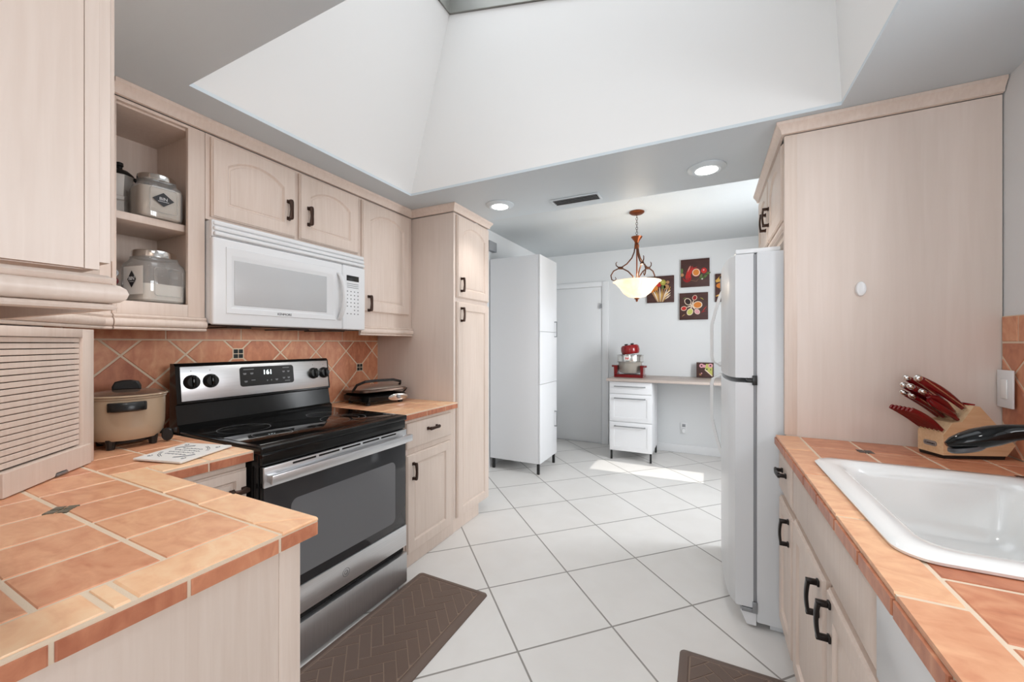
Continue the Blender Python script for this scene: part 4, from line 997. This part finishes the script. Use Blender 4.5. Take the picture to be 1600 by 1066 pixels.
diamond(j1, w1, h1, F_px((w1*0.5+0.001, 0, 0)), h1*0.42, -0.002, 0.035, 0.028)
j2, w2, h2 = jar(-2.045, 0.807, 1.483, 0.168, 0.212, 'larger clear glass jar of white flour with metal lid, on the lower shelf', 0.075, FLOUR, 10)
diamond(j2, w2, h2, F_my((0, -w2*0.5-0.001, 0)), h2*0.42, 0.015, 0.024, 0.034)
b = MB(F_my((0, -w2*0.5-0.0004, 0))); b.box(-0.035, 0.075, h2*0.14, h2*0.66, 0, 0.0004); b.build('white_label', PAPERW, j2)
# moka pot
MX, MY = -2.16, 0.738
t_ = thing('moka_pot', 'aluminium stovetop coffee maker with black handle, on the upper shelf beside the jar', 'coffee maker', (MX, MY, 1.8225))
ALU = plain('polished_aluminium', srgb(222, 220, 216), 0.3, metal=0.55)
b = MB(); b.lathe([(0.046, 0.001), (0.048, 0.004), (0.040, 0.075), (0.043, 0.08)], (MX, MY, 1.8225), 8); b.build('boiler', ALU, t_, 20)
b = MB(); b.lathe([(0.043, 0.0805), (0.044, 0.094), (0.037, 0.097), (0.045, 0.178), (0.047, 0.182)], (MX, MY, 1.8225), 8); b.prism([(MX-0.012, MY-0.04), (MX+0.012, MY-0.04), (MX, MY-0.062)], 'z', 1.965, 2.004); b.build('upper_chamber', ALU, t_, 20)
b = MB(); b.lathe([(0.047, 0.183), (0.045, 0.190), (0.028, 0.206), (0.010, 0.212), (0.009, 0.222), (0.013, 0.226), (0.012, 0.238), (0.004, 0.242)], (MX, MY, 1.8225), 16); b.build('lid', BLACKP, t_)
b = MB(); z0 = 1.8225; b.tube([(MX+0.018, MY+0.04, z0+0.175), (MX+0.022, MY+0.058, z0+0.185), (MX+0.026, MY+0.076, z0+0.178), (MX+0.024, MY+0.072, z0+0.14), (MX+0.022, MY+0.062, z0+0.105)], [0.008, 0.011, 0.012, 0.010, 0.007], 10); b.build('handle', BLACKP, t_)
# small round-ended spice bottles stacked on their sides near the left of the lower shelf
def spice(zc, m, lab):
    t2 = thing('spice_bottle', lab, 'bottle', (-2.06, 0.6805, zc), 0, 'small bottles stacked on the lower shelf', local=True)
    b = MB(); b.lathe([(0.012, -0.08), (0.0145, -0.076), (0.0145, 0.0), (0.0125, 0.006)], n=20, ax='x'); b.build('bottle_body', JARGL if m is not RED else RED, t2)
    b = MB(); b.lathe([(0.0155, 0.0062), (0.0155, 0.02), (0.013, 0.024), (0.0095, 0.024), (0.009, 0.021)], n=20, ax='x'); b.build('cap', m, t2)
spice(1.4985, BLACKP, 'black-capped small bottle lying lowest in the stack, at the left of the lower shelf')
spice(1.5298, BRONZE, 'brown-capped small bottle lying second up in the stack, at the left of the lower shelf')
spice(1.5611, RED, 'red-capped small bottle lying third up in the stack, at the left of the lower shelf')
spice(1.5924, GREYM, 'grey-capped small bottle lying on top of the stack, at the left of the lower shelf')

# ------------------------------------------------------------------ floor mats
def floormat(x0, x1, y0, y1, label):
    t2 = thing('kitchen_mat', label, 'mat', ((x0+x1)/2, (y0+y1)/2, 0.001), 0, 'brown anti-fatigue mats')
    b = MB(); bw = 0.034
    def rr(d, z): return [(x, y, z) for x, y in rrect(x0+d, x1-d, y0+d, y1-d, 0.022)]
    b.loft([rr(0, 0.001), rr(0.002, 0.006), rr(bw*0.6, 0.017), rr(bw, 0.018), rr(bw+0.003, 0.0155), rr(bw+0.006, 0.0155)])
    o = b.build('mat_body', MATB, t2)
    b = MB(); b.box(x0+bw+0.006, x1-bw-0.006, y0+bw+0.006, y1-bw-0.006, 0.0152, 0.0160); b.build('groove_layer', MATG, t2)
    # herringbone planks pressed into the surface
    b = MB(); L, Wd = 0.147, 0.049; ix0, ix1, iy0, iy1 = x0+bw+0.008, x1-bw-0.008, y0+bw+0.008, y1-bw-0.008
    cx, cy = (x0+x1)/2, (y0+y1)/2; r45 = math.cos(PI/4)
    def add(px, py, w_, h):
        P = [(px, py), (px+w_, py), (px+w_, py+h), (px, py+h)]
        Q = [(cx+(x-y)*r45, cy+(x+y)*r45) for x, y in P]
        Q = clip(Q, ix0, ix1, iy0, iy1)
        if len(Q) >= 3 and area2(Q) > 1e-4:
            Q2 = shrink(Q, 0.002)
            if len(Q2) >= 3 and area2(Q2) < area2(Q): b.prism(Q2, 'z', 0.0154, 0.0176, 0.0012)
    n = 14
    for i in range(-n, n):
        for j in range(-n, n):
            # classic herringbone lattice: horizontal then vertical plank per cell
            ox = i*Wd+j*L; oy = i*Wd-j*L
            add(ox, oy, L, Wd); add(ox, oy+Wd, Wd, L) if False else add(ox+L, oy+Wd-L, Wd, L)
    b.build('herringbone_pad', MATB, t2)
    return t2
floormat(-1.478, -1.03, 0.62, 1.806, 'long brown herringbone floor mat in front of the stove')
floormat(-0.105, 0.36, 0.62, 1.85, 'brown herringbone floor mat in front of the sink, cut off by the bottom edge')

# ------------------------------------------------------------------ far room furniture
t_ = thing('tall_storage_cabinet', 'tall white storage cabinet on thin black legs, past the pantry', 'cabinet', (-1.79, 3.9, 0))
b = MB(); b.box(-2.07, -1.518, 3.66, 4.15, 0.11, 2.215, 0.002); b.build('body', WHITE_LAM, t_)
FT = F_px((-1.516, 0, 0))
for z0, z1, hz in ((0.112, 0.905, 0.50), (0.909, 1.44, None), (1.444, 2.215, 1.475)):
    b = MB(FT); b.box(3.662, 4.148, z0, z1, 0, 0.018, 0.0015)
    dd = b.build('door', WHITE_LAM, t_)
    if hz:
        z_ = hz; b = MB(F_px((-1.498, 0, 0)))
        b.box(4.075, 4.085, z_-0.085, z_+0.085, 0.022, 0.030, 0.001).box(4.075, 4.085, z_-0.085, z_-0.075, 0, 0.024).box(4.075, 4.085, z_+0.075, z_+0.085, 0, 0.024); b.build('handle', GREYM, dd)
for x, y in ((-2.04, 3.69), (-2.04, 4.12), (-1.525, 3.685), (-1.525, 4.125)):
    b = MB(); b.box(x-0.012, x+0.012, y-0.012, y+0.012, 0.001, 0.1095); b.build('leg', BLACKP, t_)

t_ = thing('drawer_unit', 'white three-drawer unit on black legs under the far worktop', 'drawers', (-0.77, 4.85, 0))
b = MB(); b.box(-1.0, -0.542, 4.56, 5.08, 0.105, 0.893, 0.0015); b.build('body', WHITE_LAM, t_)
FD = F_my((0, 4.559, 0))
for z0, z1, hz in ((0.755, 0.888, 0.838), (0.44, 0.750, 0.705), (0.11, 0.435, 0.39)):
    b = MB(FD); m_ = 0.05 if z1-z0 > 0.2 else 0.0
    if m_: b.loft([rl(-1.0, -0.543, z0, z1, 0), rl(-1.0, -0.543, z0, z1, 0.017), rl(-0.998, -0.545, z0+0.002, z1-0.002, 0.018), rl(-1.0+m_, -0.543-m_, z0+m_, z1-m_, 0.018), rl(-0.998+m_, -0.545-m_, z0+m_+0.002, z1-m_-0.002, 0.014)])
    else: b.box(-1.0, -0.543, z0, z1, 0, 0.018, 0.0015)
    dd = b.build('drawer', WHITE_LAM, t_)
    b = MB(F_my((0, 4.541, 0))); b.box(-0.945, -0.605, hz-0.006, hz+0.006, 0.022, 0.030, 0.001).box(-0.94, -0.93, hz-0.005, hz+0.005, 0, 0.024).box(-0.62, -0.61, hz-0.005, hz+0.005, 0, 0.024); b.build('handle', GREYM, dd)
for x in (-0.985, -0.557):
    for y in (4.575, 5.06):
        b = MB(); b.box(x-0.010, x+0.010, y-0.010, y+0.010, 0.001, 0.1045); b.build('leg', BLACKP, t_)
b = MB(); b.box(-1.03, XR-0.004, 4.50, YB-0.004, 0.895, 0.922, 0.002)
tag(b.build('worktop', DESKT), 'greige laminate worktop along the far wall over the white drawers', 'worktop')
# halogen style countertop oven
ZW = 0.923
OX, OY = -0.825, 4.86
t_ = thing('countertop_oven', 'red and glass round countertop oven with tilted red lid on the far worktop', 'oven', (OX, OY, ZW))
b = MB(F_my((OX, OY, ZW)))
b.prism([(-0.165, 0.0), (0.165, 0.0), (0.165, 0.03), (0.10, 0.035), (-0.10, 0.035), (-0.165, 0.03)], 'z', -0.13, 0.13, 0.003)
for sg in (-1, 1):
    b.prism([(sg*0.135, 0.02), (sg*0.165, 0.02), (sg*0.168, 0.14), (sg*0.13, 0.14)], 'z', -0.03, 0.13, 0.003)
    b.box(min(sg*0.13, sg*0.20), max(sg*0.13, sg*0.20), 0.118, 0.142, 0.05, 0.10, 0.005)
b.build('cradle', RED, t_)
b = MB(); b.lathe([(0.08, 0.04), (0.12, 0.052), (0.132, 0.075), (0.137, 0.17), (0.15, 0.175), (0.15, 0.182), (0.134, 0.182), (0.128, 0.09), (0.07, 0.05)], (OX, OY, ZW), 36); b.build('glass_bowl', OVENGL, t_)
b = MB(); b.lathe([(0.147, 0.183), (0.155, 0.186), (0.150, 0.196), (0.150, 0.252), (0.157, 0.258), (0.157, 0.262), (0.140, 0.262), (0.140, 0.19)], (OX, OY, ZW), 36); er = b.build('extender_ring', CHROME, t_)
b = MB(F_my((OX-0.01, OY-0.151, ZW+0.225))); b.box(-0.028, 0.028, -0.024, 0.024, 0, 0.003, 0.001); b.mi = 1; [b.box(-0.02+0.011*k, -0.012+0.011*k, -0.014+0.004*(k % 2), 0.014-0.003*(k % 3), 0.003, 0.0034) for k in range(4)]; b.build('sticker', [PAPERW, MIXED['red']], er)
Tt = Matrix.Translation((OX+0.005, OY, ZW+0.285)) @ Matrix.Rotation(math.radians(-8), 4, 'Y')
b = MB(Tt); b.lathe([(0.088, -0.012), (0.098, -0.005), (0.108, 0.03), (0.104, 0.075), (0.09, 0.092), (0.05, 0.098), (0.0, 0.099)], n=36); hd = b.build('lid_head', REDAP, t_)
b = MB(Tt); b.box(-0.055, -0.02, -0.02, 0.02, 0.095, 0.112, 0.004).box(0.015, 0.05, -0.02, 0.02, 0.095, 0.112, 0.004); b.build('lid_knobs', BLACKP, hd)

# pictures on the far wall
def blob(b, cx, cy, r, z, mi, n=20, sx=1.0, sy=1.0, rot=0.0):
    b.mi = mi; P = []
    for k in range(n):
        a = 2*PI*k/n; x, y = r*sx*math.cos(a), r*sy*math.sin(a); P.append((cx+x*math.cos(rot)-y*math.sin(rot), cy+x*math.sin(rot)+y*math.cos(rot), z))
    b.poly(P)
def streak(b, pts, wd, z, mi):
    b.mi = mi; n = len(pts)
    for i in range(n-1):
        a, c = Vector(pts[i]), Vector(pts[i+1]); d = (c-a).normalized(); p = Vector((-d.y, d.x))
        w0 = wd*(1-0.75*abs(2*i/(n-1)-1)**2); w1 = wd*(1-0.75*abs(2*(i+1)/(n-1)-1)**2)
        b.poly([(*(a-p*w0), z), (*(c-p*w1), z), (*(c+p*w1), z), (*(a+p*w0), z)])
keys = ['red', 'deepred', 'orange', 'gold', 'green', 'cream', 'pink', 'olive', 'lime', 'choc', 'tan', 'white']
K = {k: i for i, k in enumerate(keys)}; PM = [MIXED[k] for k in keys]
def picture(x0, x1, z0, z1, label, draw, y=YB-0.0265, T=None, dep=0.024):
    cx, cz = (x0+x1)/2, (z0+z1)/2; hw, hh_ = (x1-x0)/2, (z1-z0)/2
    t2 = thing('canvas_picture', label, 'picture', (cx, y+dep/2, z0), 0, 'food pictures on the far wall')
    F = T or F_my((cx, y, cz))
    b = MB(F); b.box(-hw, hw, -hh_, hh_, -dep, 0, 0.002); b.build('canvas', CANVAS, t2)
    b = MB(F @ Matrix.Diagonal((hw, hh_, 1, 1))); draw(b); b.build('print', PM, t2)
def d_chili(b):
    for i, dx in enumerate((-0.62, -0.5, -0.38)): streak(b, [(dx+0.25-0.01*i, 0.5), (dx+0.12, 0.15), (dx, -0.25), (dx+0.02, -0.5)], 0.055, 0.001, K['red'])
    streak(b, [(-0.85, -0.35), (-0.68, -0.56), (-0.45, -0.58), (-0.3, -0.4), (-0.28, -0.2)], 0.09, 0.0013, K['deepred'])
    streak(b, [(-0.35, 0.05), (-0.15, 0.3), (0.15, 0.42)], 0.04, 0.0012, K['red'])
    streak(b, [(-0.3, 0.55), (-0.42, 0.3), (-0.5, 0.1)], 0.02, 0.0014, K['cream'])
    blob(b, 0.08, 0.02, 0.31, 0.0015, K['deepred']); blob(b, 0.08, 0.02, 0.27, 0.0018, K['cream']); blob(b, 0.08, 0.02, 0.22, 0.0021, K['orange'])
    blob(b, 0.62, 0.12, 0.2, 0.0015, K['red']); blob(b, 0.60, 0.16, 0.06, 0.0018, K['pink'])
    for x, y, r in ((0.5, -0.42, 0.3), (0.72, -0.28, 0.8), (0.9, -0.1, 0.4), (0.42, -0.28, 1.2), (-0.92, 0.2, 1.5)): blob(b, x, y, 0.15, 0.0014, K['green'], sx=1.2, sy=0.55, rot=r)
    blob(b, 0.5, -0.47, 0.05, 0.0017, K['white']); blob(b, -0.9, -0.1, 0.12, 0.0013, K['tan'])
    streak(b, [(-0.6, -0.45), (0.1, -0.62), (0.3, -0.4)], 0.008, 0.001, K['tan'])
def d_spoons(b):
    for (x, y, r, rot, c) in ((-0.4, 0.35, 0.28, 2.2, 'choc'), (0.08, 0.62, 0.2, 1.2, 'deepred'), (0.28, 0.08, 0.33, 0.1, 'orange'), (0.25, -0.42, 0.22, -0.9, 'pink'), (-0.25, -0.42, 0.27, -2.1, 'lime'), (-0.68, -0.15, 0.21, 3.3, 'red')):
        blob(b, x, y, r, 0.001, K['cream'], sx=1.0, sy=0.82, rot=rot); blob(b, x, y, r*0.82, 0.0014, K[c], sx=1.0, sy=0.8, rot=rot)
        a = Vector((x, y)); c2 = Vector((-0.12, 0.05)); d = (c2-a); streak(b, [tuple(a+d*0.35), tuple(a+d*0.7), tuple(a+d*1.0)], 0.05, 0.0012, K['cream'])
    for x0, y0, x1, y1, c in ((0.6, -0.45, 0.9, -0.05, 'red'), (0.5, -0.5, 0.85, -0.4, 'deepred'), (0.45, 0.6, 0.7, 0.45, 'olive'), (-0.5, 0.65, -0.75, 0.55, 'green'), (-0.6, -0.6, -0.8, -0.75, 'tan')): streak(b, [(x0, y0), ((x0+x1)/2, (y0+y1)/2+0.03), (x1, y1)], 0.03, 0.0009, K[c])
def d_herbs(b):
    for i in range(9):
        a = (i-4)*0.2; streak(b, [(a*0.25, -0.95), (a*0.6, -0.4), (a*1.0-0.05, 0.15)], 0.055, 0.001+0.0001*i, K[('tan', 'cream', 'gold')[i % 3]])
    for x, y, r, c in ((-0.35, 0.1, 0.2, 'orange'), (-0.1, 0.35, 0.17, 'red'), (0.2, 0.5, 0.22, 'olive'), (0.45, 0.15, 0.2, 'tan'), (0.25, 0.15, 0.15, 'green'), (-0.55, -0.1, 0.12, 'orange'), (0.55, 0.5, 0.12, 'tan')): blob(b, x, y, r, 0.0022, K[c], n=11)
    for y in (-0.25, -0.45, -0.62): streak(b, [(0.35, y-0.15), (0.55, y), (0.75, y+0.16)], 0.05, 0.002, K['cream'])
    blob(b, 0.18, 0.52, 0.08, 0.0026, K['lime'])
def d_gold(b):
    streak(b, [(-0.95, 0.45), (-0.4, 0.75), (0.3, 0.3), (0.9, 0.5)], 0.3, 0.001, K['gold']); blob(b, -0.55, 0.7, 0.18, 0.0013, K['choc'])
    blob(b, -0.6, 0.15, 0.33, 0.0012, K['orange'], sy=0.6); blob(b, -0.45, 0.1, 0.18, 0.0016, K['gold'], sy=0.6)
    streak(b, [(-0.95, -0.6), (-0.5, -0.45), (-0.2, -0.1), (0.2, 0.0)], 0.11, 0.0014, K['gold']); blob(b, 0.4, -0.3, 0.25, 0.0011, K['tan'])
def d_small(b):
    b.mi = K['lime']; b.poly([(0.0, 0.1, 0.001), (0.85, -0.8, 0.001), (0.85, 0.8, 0.001), (0.1, 0.8, 0.001)]); b.mi = K['cream']; b.poly([(-0.05, 0.0, 0.0012), (0.82, -0.85, 0.0012), (0.85, -0.74, 0.0012), (0.02, 0.12, 0.0012)])
    for x, y in ((-0.4, 0.55), (0.62, 0.58)): blob(b, x, y, 0.28, 0.0014, K['pink']); blob(b, x, y, 0.1, 0.0018, K['choc'])
    blob(b, -0.1, 0.5, 0.2, 0.0013, K['pink']); blob(b, 0.2, 0.1, 0.12, 0.0015, K['green']); blob(b, 0.65, 0.05, 0.1, 0.0016, K['choc'], sx=0.5)
    for k in range(3): a = k*PI/3; streak(b, [(-0.55-0.2*math.cos(a), -0.6-0.2*math.sin(a)), (-0.55, -0.6), (-0.55+0.2*math.cos(a), -0.6+0.2*math.sin(a))], 0.04, 0.001+0.0001*k, K['tan'])
    blob(b, -0.4, -0.45, 0.08, 0.0016, K['pink'])
picture(-0.285, 0.025, 1.995, 2.325, 'dark square food picture with red chilies and an orange spice bowl', d_chili)
picture(-0.30, 0.01, 1.605, 1.925, 'dark square food picture with six spice spoons in a flower shape', d_spoons)
picture(-0.675, -0.36, 1.825, 2.15, 'dark square food picture with herb sprigs, partly behind the pendant lamp', d_herbs)
picture(0.083, 0.395, 1.805, 2.13, 'dark food picture with golden pasta, half hidden by the refrigerator handle', d_gold)
Tsm = frame((-0.022, 5.10, 1.013), (1, 0, 0), (0, 0.12, 0.9928), (0, -0.9928, 0.12))
t2p = picture(-0.112, 0.068, 0.925, 1.101, 'small dark floral picture leaning on the worktop against the far wall', d_small, y=5.10, T=Tsm, dep=0.014)
# outlet
t_ = thing('wall_outlet', 'white electrical outlet with plug, low on the far wall beside the drawers', 'outlet', (-0.25, YB-0.006, 0.30))
b = MB(F_my((0, YB-0.0015, 0))); b.box(-0.292, -0.212, 0.235, 0.368, 0, 0.006, 0.002); b.build('plate', WHITE_SM, t_)
b = MB(F_my((0, YB-0.0015, 0))); b.box(-0.27, -0.234, 0.315, 0.35, 0.006, 0.008, 0.001); b.build('socket', GREYP, t_)
b = MB(F_my((0, YB-0.0015, 0))); b.prism(rrect(-0.272, -0.232, 0.245, 0.30, 0.015), 'z', 0.006, 0.035, 0.004); b.build('plug', WHITE_SM, t_)
# small grey box
b = MB(); b.box(-2.078, -2.03, 3.58, 3.74, 2.30, 2.40, 0.004)
tag(b.build('grey_box', GREYP), 'small grey box high on the far left wall beside the pantry top', 'box')

# ------------------------------------------------------------------ pendant
PX, PY = -0.579, 3.757
t_ = thing('pendant_lamp', 'copper-bronze scrolled pendant lamp with glowing bowl shade hanging in the far room', 'lamp', (PX, PY, ZF))
b = MB(); b.lathe([(0.001, -0.001), (0.066, -0.001), (0.066, -0.010), (0.05, -0.022), (0.012, -0.03), (0.001, -0.032)], (PX, PY, ZF), 28); b.build('canopy', COPPER, t_)
b = MB()
zc0 = ZF-0.032; nl = 9; ll = (zc0-2.30)/nl
for k in range(nl):
    zc = zc0-ll*(k+0.5); P = []
    for q in range(14):
        a = 2*PI*q/14; u, v = 0.008*math.cos(a), ll*0.62*math.sin(a)
        P.append((PX+(u if k % 2 else 0), PY+(0 if k % 2 else u), zc+v))
    b.tube(P, 0.0022, 6, True)
b.build('chain', plain('dark_bronze_chain', srgb(92, 78, 68), 0.4, metal=0.8), t_)
b = MB(); b.lathe([(0.001, 2.302), (0.05, 2.300), (0.047, 2.292), (0.024, 2.262), (0.014, 2.235)], (PX, PY, 0), 24); b.lathe([(0.012, 2.236), (0.02, 2.226), (0.022, 2.212), (0.018, 2.198), (0.012, 2.19)], (PX, PY, 0), 20); b.build('top_cup', COPPER, t_)
b = MB(); b.cyl((PX, PY, 2.21), (PX, PY, 1.885), 0.006, 10); b.build('stem', COPPER, t_)
ca = math.radians(26.3)
for i, a in enumerate((30, 150, 270)):
    an = ca+math.radians(a); ux, uy = math.cos(an), math.sin(an)
    def q(r, z):
        r = r*1.13 if r > 0.05 else r
        return (PX+ux*r, PY+uy*r, z)
    b = MB()
    b.tube([q(0.012, 2.262), q(0.016, 2.21), q(0.024, 2.16), q(0.045, 2.11), (q(0.08, 2.06)), q(0.12, 2.035), q(0.15, 2.036), q(0.168, 2.055), q(0.17, 2.078), q(0.16, 2.088)], [0.006]*7+[0.005, 0.004, 0.003], 8)
    b.tube([q(0.02, 1.90), q(0.035, 1.94), q(0.07, 1.99), q(0.11, 2.018), q(0.15, 2.024), q(0.19, 2.005), q(0.212, 1.965), q(0.205, 1.925), q(0.182, 1.912), q(0.168, 1.928), q(0.176, 1.946)], [0.006]*7+[0.0055, 0.005, 0.004, 0.003], 8)
    b.tube([q(0.112, 2.028), q(0.148, 2.030)], 0.012, 8)
    b.build('scroll_arm', plain('dark_copper_arm', srgb(96, 64, 48), 0.4, metal=0.8) if i == 0 else bpy.data.materials['dark_copper_arm'], t_)
SHADE, nt, pb = newmat('amber_alabaster_glass')
zz = noise(nt, (1, 1, 1), 9, 4, 1.2)
pb.inputs['Base Color'].default_value = srgb(236, 214, 180)
nt.links.new(ramp(nt, zz, [(0.35, (1.0, 0.74, 0.46, 1)), (0.6, (1, 0.88, 0.70, 1))]), pb.inputs['Emission Color']); pb.inputs['Emission Strength'].default_value = 0.62
pb.inputs['Roughness'].default_value = 0.3
b = MB(); b.lathe([(0.212, 1.886), (0.214, 1.89), (0.21, 1.892), (0.185, 1.878), (0.15, 1.842), (0.115, 1.79), (0.07, 1.756), (0.02, 1.745), (0.001, 1.745), (0.001, 1.738), (0.025, 1.738), (0.075, 1.749), (0.121, 1.784), (0.156, 1.836), (0.19, 1.872)], (PX, PY, 0), 44); b.build('shade', SHADE, t_, 60)
b = MB(); b.lathe([(0.001, 1.7375), (0.024, 1.7365), (0.02, 1.728), (0.008, 1.722), (0.012, 1.714), (0.006, 1.706), (0.001, 1.702)], (PX, PY, 0), 16); b.build('finial', COPPER, t_)
b = MB(); b.ball((PX+0.0, PY, 1.83), 0.03, 12, 8); b.build('bulb', plain('warm_bulb', (1, 0.9, 0.75, 1), 0.4, emis=(1, 0.85, 0.6, 1), estr=18), t_)
pl_ = bpy.data.lights.new('pendant_glow', 'POINT'); pl_.energy = 4; pl_.color = (1, 0.86, 0.68); pl_.shadow_soft_size = 0.05
po = bpy.data.objects.new('pendant_glow', pl_); COL.objects.link(po); po.location = (PX, PY, 1.93)

# recessed lights
GLOW = plain('lamp_glow', (1, 1, 1, 1), 0.5, emis=(1, 0.98, 0.94, 1), estr=5)
def downlight(x, y, label):
    t2 = thing('recessed_light', label, 'ceiling light', (x, y, ZC), 0, 'recessed ceiling lights', local=True)
    b = MB(); b.lathe([(0.068, -0.0005), (0.098, -0.0005), (0.097, -0.006), (0.085, -0.010), (0.072, -0.018), (0.066, -0.016)], n=36); b.build('trim_ring', CEIL, t2)
    b = MB(); b.lathe([(0.0, -0.010), (0.064, -0.010), (0.065, -0.013), (0.05, -0.019), (0.0, -0.021)], n=36); b.build('lens', GLOW, t2)
    l = bpy.data.lights.new('downlight', 'SPOT'); l.energy = 9; l.spot_size = math.radians(120); l.spot_blend = 0.8; l.shadow_soft_size = 0.05; l.color = (1, 0.97, 0.93)
    o = bpy.data.objects.new('downlight', l); COL.objects.link(o); o.location = (x, y, ZC-0.03)
downlight(-1.298, 2.435, 'round recessed ceiling light nearer the pantry')
downlight(-0.003, 2.428, 'round recessed ceiling light nearer the refrigerator')
# vent
t_ = thing('ceiling_vent', 'rectangular slatted air vent in the ceiling between the two recessed lights', 'vent', (-0.79, 2.565, ZC))
b = MB()
x0, x1, y0, y1 = -0.955, -0.625, 2.505, 2.63
for q in ((x0, x1, y0, y0+0.014), (x0, x1, y1-0.014, y1), (x0, x0+0.014, y0+0.014, y1-0.014), (x1-0.014, x1, y0+0.014, y1-0.014)): b.box(*q, ZC-0.008, ZC-0.0005, 0.002)
b.build('frame', CEIL, t_)
b = MB(); b.box(x0+0.014, x1-0.014, y0+0.014, y1-0.014, ZC-0.002, ZC-0.0005); b.build('duct_opening', DARK, t_)
for k in range(4):
    y = y0+0.022+k*0.025; b = MB(); b.prism([(y, ZC-0.009), (y+0.003, ZC-0.010), (y+0.016, ZC-0.003), (y+0.013, ZC-0.0025)], 'x', x0+0.0145, x1-0.0145); b.build('slat', GREYP, t_)

for o in bpy.data.objects:
    if '_loc' in o: del o['_loc']
